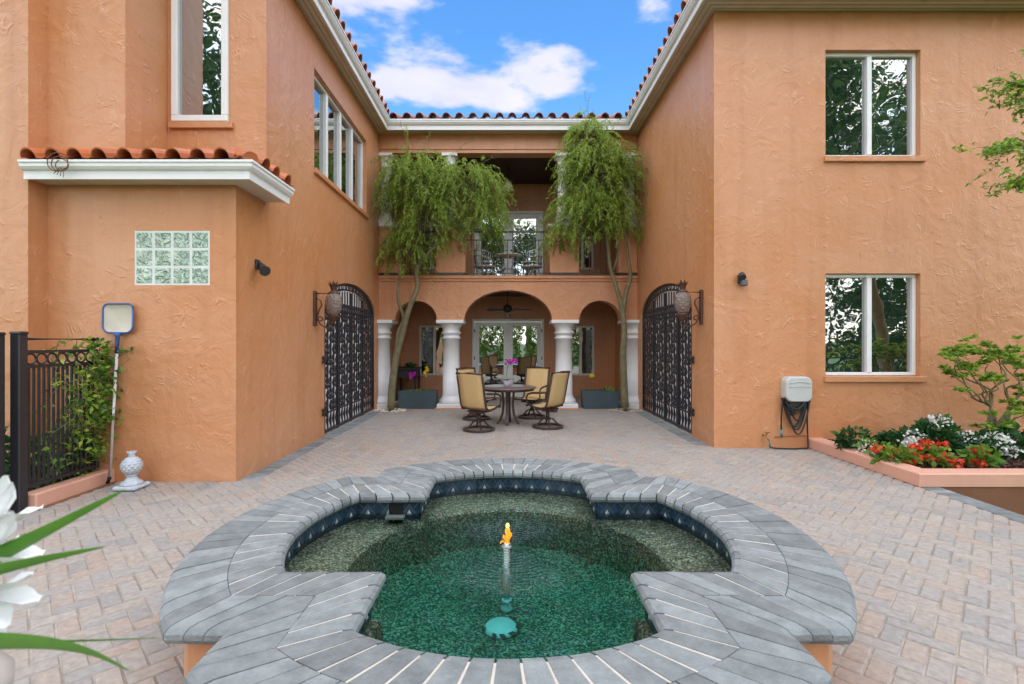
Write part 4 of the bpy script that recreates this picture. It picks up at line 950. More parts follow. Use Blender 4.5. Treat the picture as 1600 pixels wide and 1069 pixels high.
# ------------------------------------------------------------------ wire coil on the little gutter
WIRE = mat('rusty_wire', (.16, .07, .03), .7); m = MB()
for q in range(3):
    c_ = Vector((-4.83+.03*q, 5.28-.006*q, 3.53-.02*q)); rx, rz_ = .11-.02*q, .10-.02*q
    m.tube([(c_.x+rx*math.cos(a*.35+q), c_.y, c_.z+rz_*math.sin(a*.35+q)) for a in range(17)], .005, 5)
for q in range(4): m.tube([(-4.80+.012*q, 5.275, 3.47), (-4.86+.035*q, 5.27, 3.40-.012*q)], .004, 4)
tag(m.build('wire_coil', WIRE), 'loop of rusty wire hanging on the gutter of the small tiled roof', 'wire')
# ------------------------------------------------------------------ hose reel, hose, tap
hx = 4.33; HR = thing('hose_reel', 'pale grey wall mounted hose hanger cover', 'hose hanger', (hx, YR, 1.0))
GREYP = mat('pale_grey_plastic', (.50, .52, .48), .5, var=(.44, .46, .42)); 
prof = [(hx+a, .885+b+.0) for a, b in rr(.40, .36, .07)]
prof = [(x, z+(.03*(1-((x-hx)/.2)**2) if z > .9 else 0)) for x, z in prof]
m = MB(); n_ = len(prof); rings = [(1.0, -.002), (1.0, -.10), (.97, -.135), (.90, -.155)]
for sc_, dy in rings: m.v += [(hx+(x-hx)*sc_, YR+dy, .885+(z-.885)*sc_) for x, z in prof]
for a in range(3):
    for k in range(n_): m.face((a*n_+k, a*n_+(k+1) % n_, (a+1)*n_+(k+1) % n_, (a+1)*n_+k), True)
m.face([3*n_+k for k in range(n_)]); m.build('cover', GREYP, HR)
for z, b_ in ((.98, .028), (.925, .016)):
    MB().tube([(hx-.15+.3*k/10, YR-.156-.002, z+b_*(1-((k-5)/5)**2)) for k in range(11)], .006, 6).build('moulded_rib', GREYP, HR)
MB().box(hx-.12, hx+.12, YR-.09, YR-.003, .62, .71).build('hanger_arm', CHAR, HR)
HOSE = mat('dark_green_hose', (.018, .024, .024), .4); CYAN = mat('turquoise_fitting', (.06, .42, .46), .4)
hs_ = thing('garden_hose', 'dark garden hose looped below the grey hanger with turquoise ends', 'hose', (hx, YR-.06, 0))
def loop(w0, w1, bot, y, off, n=14):
    return [(hx+off-w0+(w0+w1)*k/n, y, .76-(.76-bot)*math.sin(math.pi*k/n)**.8) for k in range(n+1)]
m = MB()
for q in range(11):
    m.tube(loop(random.uniform(.15, .20), random.uniform(.12, .19), random.choice([.22, .28, .33, .42, .50, .55, .60]), YR-.03-.010*q, random.uniform(-.05, .02)), .0115, 6)
m.tube([(hx-.17, YR-.12, .82), (hx-.225, YR-.10, .72), (hx-.235, YR-.08, .5), (hx-.23, YR-.07, .26)], .0115, 6)
m.tube([(hx+.15, YR-.10, .76), (hx+.155, YR-.08, .40), (hx+.17, YR-.07, .12), (hx+.165, YR-.09, .03), (hx+.12, YR-.13, .018), (hx-.1, YR-.16, .016), (hx-.34, YR-.13, .016), (hx-.42, YR-.12, .03)], .0115, 6)
m.build('hose', HOSE, hs_)
MB().tube([(hx-.23, YR-.07, .28), (hx-.225, YR-.07, .17)], [.019, .016], 8).build('nozzle', CYAN, hs_)
MB().tube([(hx-.42, YR-.12, .02), (hx-.435, YR-.11, .13)], [.02, .016], 8).build('coupling', CYAN, hs_)
tp = thing('garden_tap', 'brass garden tap low on the wall below the hose hanger', 'tap', (hx-.44, YR-.1, .15)); BRASS = mat('brass', (.45, .28, .10), .4, metal=.8)
MB().tube([(hx-.47, YR-.001, .19), (hx-.46, YR-.07, .19), (hx-.445, YR-.10, .17), (hx-.437, YR-.11, .125)], .013, 8).build('spout', BRASS, tp)
m = MB(); m.tube([(hx-.46, YR-.07, .19), (hx-.445, YR-.085, .235)], .008, 6); m.tube([(hx-.475, YR-.085, .235), (hx-.415, YR-.085, .245)], .010, 6); m.build('tap_handle', mat('red_tap', (.3, .06, .03), .5), tp)
MB().tube([(hx-.30, YR-.012, .165), (hx+.22, YR-.012, .19)], .008, 6).build('supply_pipe', STUC, house)
# ------------------------------------------------------------------ raised flower bed
PLX, PLY = 4.53, 5.43
fb = thing('flower_bed', 'raised flower bed with pink painted kerb and bark mulch below the windows', 'flower bed', (PLX, PLY, 0))
m = MB(); m.sweep([(0, .01), (.012, 0), (.24, 0), (.24, .15), (.0, .15)][::1], [(PLX, YR-.003, 0), (PLX, PLY, 0), (9.5, PLY, 0)]) if False else None
pts = [(PLX, YR-.003, 0), (PLX, PLY, 0), (9.5, PLY, 0)]
m = MB(); m.sweep([(0, .004), (-.22, .004), (-.22, .15), (-.012, .15), (0, .138)], pts); m.build('kerb', PINK, fb)
m = MB(); m.sweep([(-.015, -.5), (-.22, -.5), (-.22, .003), (-.015, .003)], pts); m.build('bed_wall', mat('brown_stucco', (.22, .095, .045), .8, bump=.4, bscale=60), fb)
m = MB(); m.quad((PLX+.2, PLY+.2, .095), (9.5, PLY+.2, .095), (9.5, YR, .12), (PLX+.2, YR, .12)); m.build('soil', mat('mulch_soil', (.05, .022, .014), .95, var=(.03, .015, .01), vscale=20), fb)
n_ = 5200; P_ = np.stack([rng.uniform(PLX+.24, 8.5, n_), rng.uniform(PLY+.24, YR-.05, n_), rng.uniform(.10, .135, n_)], 1); a = rng.uniform(0, 6.28, n_)
o = leaf_mesh('mulch_chips', P_, np.stack([np.cos(a), np.sin(a), rng.normal(0, .25, n_)], 1), rng.uniform(.04, .10, n_), rng.uniform(.015, .03, n_), MULCH, fb, droop=.0); o['kind'] = 'stuff'
# ------------------------------------------------------------------ patio set
def swivel_chair():
    r = thing('swivel_chair', '', 'chair', (0, 0, 0), 'swivel chairs round the patio table'); W_ = .27
    side = [(-.30, 1.04), (-.285, .98), (-.245, .80), (-.205, .60), (-.175, .47), (-.13, .405), (-.05, .385), (.08, .395), (.20, .425), (.27, .43), (.30, .41)]   # (y,z) rail, front = +y
    m = MB()
    for s in (-1, 1): m.tube([(s*W_, y, z) for y, z in side], [.019]*len(side), 8)
    m.build('side_rail', BRONZE, r)
    m = MB(); m.tube([(-W_-.012, -.30, 1.04), (0, -.315, 1.05), (W_+.012, -.30, 1.04)], .020, 8); m.build('top_bar', BRONZE, r)
    m = MB(); m.tube([(-W_, .295, .41), (0, .30, .405), (W_, .295, .41)], .016, 8); m.tube([(-W_, -.15, .40), (0, -.15, .39), (W_, -.15, .40)], .016, 8); m.build('cross_bar', BRONZE, r)
    def sling(pts, name):
        m = MB(); v = []
        for y, z in pts:
            for k in range(5): x = -W_+.012+(2*W_-.024)*k/4; sag = .018*(1-((k-2)/2)**2); v.append((x, y+(-sag if z > .5 else 0), z-(sag if z <= .5 else 0)))
        nn_ = len(pts); f = [(i*5+k, i*5+k+1, (i+1)*5+k+1, (i+1)*5+k) for i in range(nn_-1) for k in range(4)]
        m.add(v, f, True); o = m.build(name, SLING, r, fix=False); mod = o.modifiers.new('thick', 'SOLIDIFY'); mod.thickness = .005
    sling(side[0:6], 'back_sling'); sling(side[5:10], 'seat_sling')
    for s in (-1, 1):
        m = MB(); x = s*(W_+.035); m.tube([(s*(W_+.01), -.225, .70), (x, -.17, .685), (x, -.02, .672), (x, .14, .66), (x, .235, .63), (x, .265, .56), (x, .25, .48), (s*(W_+.01), .23, .425)], [.017, .019, .021, .021, .019, .016, .014, .014], 8); m.build('arm_rest', BRONZE, r)
    m = MB(); m.box(-.17, .17, -.13, .17, .335, .365); m.box(-.05, .05, -.19, .10, .30, .345); m.build('spring_plate', BRONZE, r)
    m = MB(); m.lathe([(.035, .17), (.035, .31)], (0, 0, 0), 12); m.lathe([(.06, .15), (.06, .18), (.04, .20)], (0, 0, 0), 12); m.build('swivel_post', BRONZE, r)
    RB = .275
    for q in range(4):
        a = math.pi/4+q*math.pi/2; u = (math.cos(a), math.sin(a)); m = MB(); m.tube([(u[0]*d, u[1]*d, z) for d, z in ((.03, .185), (.10, .16), (.17, .085), (.22, .045), (RB, .03))], .017, 7); m.build('base_leg', BRONZE, r)
    m = MB(); n = 36; v = []
    for k in range(n):
        a = 2*math.pi*k/n
        for d, z in ((RB-.018, .006), (RB+.018, .006), (RB+.018, .042), (RB-.018, .042)): v.append((d*math.cos(a), d*math.sin(a), z))
    m.add(v, [(k*4+j, k*4+(j+1) % 4, ((k+1) % n)*4+(j+1) % 4, ((k+1) % n)*4+j) for k in range(n) for j in range(4)]); m.build('base_ring', BRONZE, r)
    return r
TX, TY = 0.0, 9.62
CH = swivel_chair()
spots = [((-.53, 8.92), (TX+.05, TY+.25), 'tan sling swivel chair turned away, its back toward the spa and the lantern gate on the left wing'),
         ((.74, 9.22), (TX-.2, TY+.4), 'tan sling swivel chair turned away, its back toward the spa, nearest the hose reel wing'),
         ((-.66, 10.22), (TX+.1, TY+.0), 'tan sling swivel chair facing the spa between the table and the purple orchid planter'),
         ((.50, 10.42), (TX-.15, TY-.4), 'tan sling swivel chair facing the spa between the table and the planter without purple blooms')]
labs = ['tan swivel patio chair seen from behind, in front of the purple orchid planter', 'tan swivel patio chair seen from behind, in front of the planter with one yellow bloom',
        'tan swivel patio chair facing the spa, mostly hidden behind another chair', 'tan swivel patio chair facing the spa with its tan seat back in full view']
for i, ((x, y), (ax, ay), _) in enumerate(spots):
    c = CH if i == 0 else copy_tree(CH)
    c.location = (x, y, .002); c.rotation_euler = (0, 0, math.atan2(ay-y, ax-x)-math.pi/2); c['label'] = labs[i]
tb = thing('patio_table', 'round bronze patio table with a stone look top between the swivel chairs', 'table', (TX, TY, 0))
TT = mat('mottled_table_top', (.16, .115, .105), .3, var=(.10, .07, .06), vscale=18, spec=.6)
MB().lathe([(.0, .70), (.53, .70), (.55, .708), (.55, .722), (.54, .73), (0, .73)], (TX, TY, 0), 40).build('table_top', TT, tb)
MB().lathe([(.50, .665), (.51, .665), (.51, .699), (.50, .699), (.50, .665)], (TX, TY, 0), 36, cap=False).build('apron', BRONZE, tb)
for q in range(4):
    a = math.pi*.5*q+R(82); u = Vector((math.cos(a), math.sin(a), 0)); b = Vector((TX, TY, 0)); sv = Vector((-u.y, u.x, 0)); m = MB(); prof = [(.13, .70), (.11, .60), (.09, .40), (.11, .2), (.17, .05), (.21, .004)]; v = []
    for d, z in prof:
        for e1, e2 in ((-.02, -.032), (.02, -.032), (.02, .032), (-.02, .032)): v.append(b+u*(d+e1)+sv*e2+Vector((0, 0, z)))
    m.add(v, [(i*4+j, i*4+(j+1) % 4, (i+1)*4+(j+1) % 4, (i+1)*4+j) for i in range(5) for j in range(4)]+[(3, 2, 1, 0), (20, 21, 22, 23)]); m.build('leg', BRONZE, tb)
MB().lathe([(.10, .66), (.10, .699)], (TX, TY, 0), 16).build('hub', BRONZE, tb)
# orchids
def orchid(name, label, base, leaf_n, stem_pts, pet, parent_pot=None, pot=None, nfl=6, fs=.045):
    t_ = thing(name, label, 'orchid', base); b = Vector(base)
    if pot: MB().lathe([(.0, 0), (.048, 0), (.060, .07), (.066, .12), (.066, .128), (.056, .128), (.05, .10), (0, .10)], base, 18).build('pot', pot, t_); b = b+Vector((0, 0, .11))
    P_ = []; D_ = []
    m = MB()
    for k in range(leaf_n):
        a = k*2*math.pi/leaf_n+random.uniform(-.3, .3); u = Vector((math.cos(a), math.sin(a), 0)); q = Vector((-u.y, u.x, 0)); L_ = random.uniform(.13, .19); n0 = []
        for i in range(5):
            s_ = i/4; ctr = b+u*L_*s_+Vector((0, 0, .12*s_-.09*s_*s_)); w_ = .032*math.sin(math.pi*(.12+.86*s_)); n0 += [ctr-q*w_+Vector((0, 0, .008)), ctr, ctr+q*w_+Vector((0, 0, .008))]
        m.add(n0, [(i*3+j, i*3+j+1, (i+1)*3+j+1, (i+1)*3+j) for i in range(4) for j in range(2)], True)
    m.build('leaves', mat('orchid_leaf', (.10, .24, .035), .4, var=(.06, .17, .025)), t_, fix=False)
    sp_ = [b+Vector(q) for q in stem_pts]; MB().tube(sp_, .005, 6).build('stem', mat('orchid_stem', (.10, .16, .03), .5), t_)
    for k in range(nfl):
        s_ = 1-.45*k/max(1, nfl); i = min(len(sp_)-2, int(s_*(len(sp_)-1)-1e-6)); c_ = sp_[i].lerp(sp_[i+1], s_*(len(sp_)-1)-i)+Vector((random.uniform(-.035, .035), random.uniform(-.03, .03), random.uniform(-.02, .025)))
        n = 5; Dv = []; face = Vector((random.uniform(-.5, .5), -1, random.uniform(-.2, .3))).normalized(); _, e1, e2 = basis(face)
        for j in range(n): a = 2*math.pi*j/n+.3; Dv.append(list(e1*math.cos(a)+e2*math.sin(a)+face*.25))
        leaf_mesh('bloom', np.array([list(c_)]*n), np.array(Dv), fs, fs*.85, pet, t_, droop=.05)
    return t_
LIL = mat('lilac_glazed_pot', (.66, .58, .70), .3)
orchid('potted_orchid', 'magenta orchid in a small lilac pot on the patio table', (-.03, TY-.10, .7305), 5, [(0, 0, 0), (.0, 0, .12), (.015, 0, .26), (.05, 0, .36), (.10, 0, .40), (.17, 0, .385)], PETM, pot=LIL, nfl=8, fs=.052)
# slate planters
def planter(x0, x1, y0, y1, label):
    p_ = thing('planter_box', label, 'planter', ((x0+x1)/2, (y0+y1)/2, 0), 'slate planters in the arcade'); m = MB(); h = .43; tk = .025; i = .02
    v = [(x0+i, y0+i, .004), (x1-i, y0+i, .004), (x1-i, y1-i, .004), (x0+i, y1-i, .004), (x0, y0, h), (x1, y0, h), (x1, y1, h), (x0, y1, h), (x0+tk, y0+tk, h), (x1-tk, y0+tk, h), (x1-tk, y1-tk, h), (x0+tk, y1-tk, h), (x0+tk, y0+tk, h-.06), (x1-tk, y0+tk, h-.06), (x1-tk, y1-tk, h-.06), (x0+tk, y1-tk, h-.06)]
    f_ = [(3, 2, 1, 0)]
    for a in (0, 4, 8): f_ += [(a+k, a+(k+1) % 4, a+4+(k+1) % 4, a+4+k) for k in range(4)]
    m.add(v, f_); m.build('box', SLATE, p_)
    MB().box(x0+tk+.001, x1-tk-.001, y0+tk+.001, y1-tk-.001, h-.10, h-.05).build('soil', MATS['mulch_soil'], p_)
planter(-2.62, -1.72, 11.75, 12.15, 'slate blue rectangular planter with a magenta orchid beside the arcade column')
planter(1.78, 2.66, 11.75, 12.15, 'slate blue rectangular planter with a few green leaves and one yellow bloom')
orchid('planter_orchid', 'magenta orchid blooming in the slate planter', (-2.42, 11.93, .38), 5, [(0, 0, 0), (.0, 0, .15), (.03, 0, .32), (.08, 0, .42), (.16, 0, .44)], PETM, nfl=8, fs=.06)
orchid('planter_orchid', 'yellow orchid standing tall in the planter beside the magenta one', (-2.02, 11.93, .38), 5, [(0, 0, 0), (.01, 0, .2), (.0, 0, .38), (.03, 0, .50), (.07, 0, .58)], PETY, nfl=7, fs=.055)
orchid('planter_orchid', 'leafy orchid with a yellow bloom in the planter by the right hand trunk', (2.02, 11.93, .38), 6, [(0, 0, 0), (-.01, 0, .2), (-.03, 0, .36), (.0, 0, .43), (.03, 0, .40)], PETY, nfl=5, fs=.055)
bpy.data.objects['planter_orchid.002']['label'] = 'orchid with a single yellow bloom in the planter without magenta flowers'
P_ = []; D_ = []
def tuft(name, label, c, n, L_, w_, m_=LEAFB, cat='plant'):
    a = rng.uniform(0, 6.28, n); el = rng.uniform(.5, 1.4, n); D_ = np.stack([np.cos(a)*np.cos(el), np.sin(a)*np.cos(el), np.sin(el)], 1)
    o = leaf_mesh(name, np.array(c)+rng.normal(0, .03, (n, 3))*[1, 1, 0], D_, rng.uniform(.6, 1, n)*L_, w_, m_, droop=.25); return tag(o, label, cat)
tuft('leafy_plant', 'spiky green leaves in the planter with the yellow bloom', (2.42, 11.95, .38), 40, .26, .035)
tuft('leafy_plant', 'low green leaves between the two orchids in the slate planter', (-2.2, 11.9, .38), 40, .16, .035)
# dark console with a plant in the arcade corner
cs = thing('console_table', 'dark wicker console table in the arcade corner with a plant on it', 'table', (-2.75, 13.6, 0)); WOOD = mat('dark_wicker', (.035, .028, .025), .6, bump=.4, bscale=80)
MB().bbox(-3.08, -2.45, 13.3, 14.0, .84, .90, .01).build('table_top', WOOD, cs); MB().bbox(-3.04, -2.49, 13.34, 13.96, .62, .838, .01).build('drawer_box', WOOD, cs)
for sx in (-3.03, -2.52):
    for sy in (13.35, 13.93): MB().box(sx-.025, sx+.025, sy-.025, sy+.025, .002, .62).build('leg', WOOD, cs)
tuft('pot_plant', 'dark leafy plant on the wicker console table', (-2.72, 13.6, .90), 60, .24, .05, LEAFD)
# ------------------------------------------------------------------ ceiling fan, lantern, balcony set
cf = thing('ceiling_fan', 'dark ceiling fan with a lamp under the middle arch', 'ceiling fan', (-.02, 13.2, 2.93)); DK = mat('dark_bronze', (.02, .014, .012), .5)
MB().tube([(-.02, 13.2, 2.93), (-.02, 13.2, 2.55)], .018, 8).build('down_rod', DK, cf)
MB().lathe([(.05, 2.60), (.11, 2.55), (.13, 2.48), (.11, 2.42), (.06, 2.40)], (-.02, 13.2, 0), 16).build('motor', DK, cf)
MB().lathe([(.03, 2.40), (.075, 2.36), (.085, 2.30), (.06, 2.24), (.02, 2.21)], (-.02, 13.2, 0), 14).build('lamp_glass', LGL, cf)
for q in range(5):
    a = q*2*math.pi/5+.1; u = Vector((math.cos(a), math.sin(a), 0)); v_ = Vector((-u.y, u.x, .18)); b = Vector((-.02, 13.2, 2.46)); m = MB(); P4 = [b+u*.12-v_*.03, b+u*.25-v_*.065, b+u*.62-v_*.075, b+u*.66, b+u*.62+v_*.075, b+u*.25+v_*.065, b+u*.12+v_*.03]
    m.add(P4+[p_+Vector((0, 0, .01)) for p_ in P4], [tuple(range(7))[::-1], tuple(range(7, 14))]+[(k, (k+1) % 7, 7+(k+1) % 7, 7+k) for k in range(7)]); m.build('blade', DK, cf)
hl = thing('hanging_lantern', 'dark hanging lantern with pale glass on the balcony ceiling', 'lantern', (0.0, 13.0, 6.22))
MB().tube([(0, 13, 6.22), (0, 13, 5.9)], .01, 6).build('rod', DK, hl); MB().lathe([(.03, 5.95), (.16, 5.86), (.18, 5.83), (.05, 5.83)], (0, 13, 0), 14).build('hood', DK, hl); MB().lathe([(.07, 5.56), (.10, 5.62), (.11, 5.75), (.09, 5.83)], (0, 13, 0), 14).build('glass', mat('pale_lantern_glass', (.5, .45, .40), .3), hl); MB().lathe([(.02, 5.52), (.08, 5.56), (.03, 5.57)], (0, 13, 0), 12).build('finial', DK, hl)
def wicker_chair(x, y, rz, label):
    c_ = thing('wicker_chair', label, 'chair', (0, 0, 0), 'pale wicker chairs on the balcony'); WK = MATS.get('white_wicker') or mat('white_wicker', (.78, .75, .66), .7, bump=.4, bscale=90)
    m = MB(); n = 16
    for rr_, z in ((.27, .86), (.275, .70), (.27, .55)): m.tube([(rr_*math.cos(R(180+180*k/n)), rr_*math.sin(R(180+180*k/n))*1.0, z-(.22*abs(k-n/2)/(n/2))**1.5 if z > .6 else z-.03) for k in range(n+1)], .017, 6)
    for k in range(0, n+1, 1): a = R(180+180*k/n); m.tube([(.25*math.cos(a), .25*math.sin(a), .42), (.272*math.cos(a), .272*math.sin(a), .86-(.22*abs(k-n/2)/(n/2))**1.5)], .007, 5)
    m.build('round_back', WK, c_)
    MB().lathe([(0, .40), (.27, .40), (.28, .42), (.27, .445), (0, .46)], (0, 0, 0), 20).build('seat', WK, c_)
    for q in range(4): a = R(45+90*q); MB().tube([(.2*math.cos(a), .2*math.sin(a), .40), (.25*math.cos(a), .25*math.sin(a), .0)], .016, 6).build('leg', WK, c_)
    MB().lathe([(.22, .16), (.235, .165), (.22, .17)], (0, 0, 0), 16, cap=False).build('stretcher', WK, c_)
    c_.location = (x, y, 3.172); c_.rotation_euler = (0, 0, rz)
wicker_chair(-.62, 13.1, R(-55), 'pale wicker tub chair on the balcony close to the wider weeping tree'); wicker_chair(.62, 13.1, R(55), 'pale wicker tub chair on the balcony facing the one by the wider weeping tree')
bt = thing('bistro_table', 'round pale bistro table between the wicker chairs on the balcony', 'table', (0, 12.95, 3.172)); WK = MATS['white_wicker']
MB().lathe([(0, .68), (.36, .68), (.37, .695), (.36, .71), (0, .71)], (0, 12.95, 3.172), 24).build('table_top', WK, bt)
for q in range(3): a = R(30+120*q); MB().tube([(.25*math.cos(a), 12.95+.25*math.sin(a), 3.172+.68), (.08*math.cos(a), 12.95+.08*math.sin(a), 3.172+.36), (.27*math.cos(a), 12.95+.27*math.sin(a), 3.172)], .016, 6).build('leg', WK, bt)
MB().lathe([(.12, .35), (.135, .36), (.12, .37)], (0, 12.95, 3.172), 16, cap=False).build('ring', WK, bt)
# ------------------------------------------------------------------ vegetation
def wig(a, b, n=6, amp=.05):
    a, b = Vector(a), Vector(b); L_ = (b-a).length; out_ = []
    for k in range(n+1):
        t_ = k/n; out_.append(a.lerp(b, t_)+Vector((random.gauss(0, 1), random.gauss(0, 1), random.gauss(0, .5)))*amp*L_*math.sin(math.pi*t_))
    return out_
def smooth_pts(pts, n=4):
    P_ = [Vector(p) for p in pts]; out_ = []
    for i in range(len(P_)-1):
        p0, p1, p2, p3 = P_[max(i-1, 0)], P_[i], P_[i+1], P_[min(i+2, len(P_)-1)]
        for k in range(n):
            t_ = k/n; out_.append(.5*((2*p1)+(p2-p0)*t_+(2*p0-5*p1+4*p2-p3)*t_*t_+(3*p1-p0-3*p2+p3)*t_**3))
    out_.append(P_[-1]); return out_
def weeping_tree(label, base, trunks, blobs, top_spikes=()):
    t_ = thing('weeping_tree', label, 'tree', base, 'weeping trees framing the arcade')
    m = MB()
    for pts, r0, r1 in trunks:
        s_ = smooth_pts(pts, 4); n = len(s_); m.tube(s_, [r0+(r1-r0)*k/(n-1) for k in range(n)], 8)
    m.build('trunk', BARK, t_)
    P_, D_, T_ = [], [], []; tw = MB()
    for (c, rad, ns, hang, root) in blobs:
        c = Vector(c); rad = Vector(rad); root = Vector(root)
        for q in range(int(ns*1.25)):
            d = Vector((random.gauss(0, 1), random.gauss(0, 1), random.gauss(.35, .9))).normalized()
            k_ = random.uniform(.25, 1.0)**.55
            p0 = c+Vector((d.x*rad.x*k_*.8, d.y*rad.y*k_*.8, d.z*rad.z*k_*.75))
            out_ = Vector((d.x, d.y, 0)); out_ = out_.normalized() if out_.length > .05 else Vector((1, 0, 0))
            L_ = hang*random.uniform(.45, 1.1); n = 9; pts = []
            p_ = p0.copy(); v_ = (out_*random.uniform(.3, .9)+Vector((random.gauss(0, .25), random.gauss(0, .25), random.uniform(.0, .8)))).normalized()
            for i in range(n):
                pts.append(p_.copy()); p_ = p_+v_*(L_/n); v_ = (v_+Vector((random.gauss(0, .10), random.gauss(0, .10), -.34))).normalized()
            if q % 3 == 0: tw.tube([root.lerp(p0, .55)+Vector((random.gauss(0, .08), random.gauss(0, .08), .05))]+pts[:5], [.009, .006, .005, .004, .003, .002], 4, cap=False)
            else: tw.tube(pts[:7], [.004, .004, .003, .003, .002, .002, .0015], 3, cap=False)
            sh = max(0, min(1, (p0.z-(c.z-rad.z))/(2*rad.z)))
            for i in range(n-1):
                for z in range(6):
                    f_ = random.random(); b = pts[i].lerp(pts[i+1], f_); dd = (pts[i+1]-pts[i]).normalized()
                    sd_ = Vector((random.gauss(0, 1), random.gauss(0, 1), random.gauss(0, .6)))
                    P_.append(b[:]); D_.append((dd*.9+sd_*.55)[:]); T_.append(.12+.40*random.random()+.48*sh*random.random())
    for (a, b) in top_spikes:
        pts = wig(a, b, 6, .04); tw.tube(pts, .004, 3, cap=False)
        for i in range(6):
            for z in range(3): P_.append(pts[i].lerp(pts[i+1], random.random())[:]); D_.append((random.gauss(0, 1), random.gauss(0, 1), random.gauss(.2, .7))); T_.append(.3)
    tw.build('twigs', BARK, t_, fix=False)
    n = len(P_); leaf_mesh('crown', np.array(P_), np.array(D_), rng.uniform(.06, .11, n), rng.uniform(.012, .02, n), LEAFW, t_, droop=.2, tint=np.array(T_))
LX, LY = -2.72, 11.45
weeping_tree('wide weeping tree whose forked trunk rises beside the magenta orchid planter', (LX, LY, 0),
    [([(LX, LY, -.02), (LX+.02, LY, .5), (LX+.10, LY, 1.15), (LX+.20, LY, 1.55), (LX+.42, LY-.05, 2.35), (LX+.62, LY-.05, 2.85), (LX+.60, LY, 3.3), (LX+.95, LY, 3.75), (LX+1.25, LY+.05, 4.2), (LX+1.38, LY, 4.9), (LX+1.45, LY, 5.6)], .095, .02),
     ([(LX+.12, LY, 1.2), (LX+.16, LY+.03, 1.8), (LX+.28, LY+.05, 2.15), (LX+.16, LY, 2.6), (LX+.20, LY, 3.2), (LX+.24, LY, 3.9), (LX+.55, LY, 4.7), (LX+.7, LY, 5.4)], .05, .015),
     ([(LX+.62, LY, 3.2), (LX+.55, LY, 3.7), (LX+.75, LY+.1, 4.4), (LX+.9, LY, 5.2)], .035, .012), ([(LX+1.2, LY, 4.1), (LX+1.7, LY, 4.7), (LX+2.0, LY, 5.3)], .025, .01)],
    [((-2.18, LY, 5.25), (.72, .65, .85), 190, 1.15, (-2.1, LY, 4.4)), ((-1.85, LY, 4.35), (.62, .6, .9), 120, .95, (-2.1, LY, 3.6)), ((-2.35, LY, 3.75), (.42, .45, .75), 70, .8, (-2.3, LY, 3.3)), ((-.98, LY, 5.15), (.62, .6, .80), 165, 1.1, (-1.4, LY, 4.6)), ((-.62, LY, 4.45), (.42, .5, .7), 80, .8, (-1.2, LY, 4.4))],
    [((-1.3, LY, 5.9), (-.75, LY-.1, 6.35)), ((-2.3, LY, 5.9), (-2.5, LY, 6.75)), ((-1.0, LY, 5.6), (-.2, LY, 5.95)), ((-2.0, LY, 6.0), (-1.8, LY, 6.5))])
RX, RY = 2.72, 11.45
weeping_tree('tall narrow weeping tree rising past the gutter beside the planter with one yellow bloom', (RX, RY, 0),
    [([(RX, RY, -.02), (RX-.03, RY, .6), (RX-.05, RY, 1.3), (RX-.02, RY, 1.9), (RX-.10, RY, 2.5), (RX-.22, RY, 2.9), (RX-.36, RY, 3.4), (RX-.42, RY, 4.0), (RX-.6, RY, 5.0), (RX-.7, RY, 6.0)], .095, .02),
     ([(RX-.06, RY, 2.2), (RX+.02, RY, 2.75), (RX+.12, RY, 3.1), (RX+.06, RY, 3.6), (RX+.02, RY, 4.0), (RX-.1, RY, 4.6), (RX-.15, RY, 5.5)], .06, .015),
     ([(RX-.3, RY, 3.2), (RX-.15, RY, 3.8), (RX-.35, RY, 4.5)], .03, .012)],
    [((2.12, RY, 5.55), (.70, .62, .95), 210, 1.1, (2.2, RY, 4.6)), ((1.75, RY, 4.55), (.72, .6, .75), 150, .95, (2.1, RY, 4.0)), ((2.35, RY, 4.5), (.5, .5, .85), 100, .9, (2.3, RY, 3.8)), ((1.25, RY, 4.0), (.35, .4, .5), 35, .7, (1.9, RY, 4.0)), ((1.85, RY, 6.35), (.42, .4, .45), 60, .7, (2.0, RY, 5.6))],
    [((1.85, RY, 6.5), (1.80, RY, 7.45)), ((1.85, RY, 6.5), (1.66, RY, 7.1)), ((1.9, RY, 6.5), (1.98, RY, 7.05)), ((1.9, RY, 6.5), (1.88, RY, 7.3))])
# pebbles round the trunks
PEBS = mat('cream_pebbles', (.62, .52, .38), .8, rnd=.25); pbm = MB(); pbm.ball((0, 0, 0), .035, 7, 5, (1, .8, .55)); pbm = pbm.mesh('pebble'); pbm.materials.append(PEBS)
for (bx_, by_, who) in ((LX, LY, 'wide'), (RX, RY, 'tall narrow')):
    b = MB(); 
    for q in range(70):
        a = random.random()*6.28; d = .12+.26*random.random()**.7; b.ball((bx_+d*math.cos(a)*1.1, by_+d*math.sin(a)*.8, .015), random.uniform(.02, .04), 6, 4, (1, .8, .55))
    o = b.build('pebble_bed', PEBS); tag(o, 'ring of cream pebbles at the foot of the %s weeping tree' % who, 'pebbles', kind='stuff')
def bush_points(c, r, n, jit=.35, shell=.55):
    d = unit(rng.normal(size=(n, 3))); k_ = rng.uniform(shell, 1, n)[:, None]**.6; lump = 1+jit*np.sin(d[:, :1]*7+c[0])*np.cos(d[:, 2:]*6+c[1])
    return np.array(c)+d*k_*lump*np.array(r), d
def leafy(name, c, r, n, L_, W_, m_, parent, tb=(.1, .8), updir=.4):
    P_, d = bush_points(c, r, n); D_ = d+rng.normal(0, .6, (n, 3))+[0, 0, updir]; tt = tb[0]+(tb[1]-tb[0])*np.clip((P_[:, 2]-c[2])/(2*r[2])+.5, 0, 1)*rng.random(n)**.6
    return leaf_mesh(name, P_, D_, rng.uniform(.7, 1.2, n)*L_, rng.uniform(.7, 1.2, n)*W_, m_, parent, tint=tt)
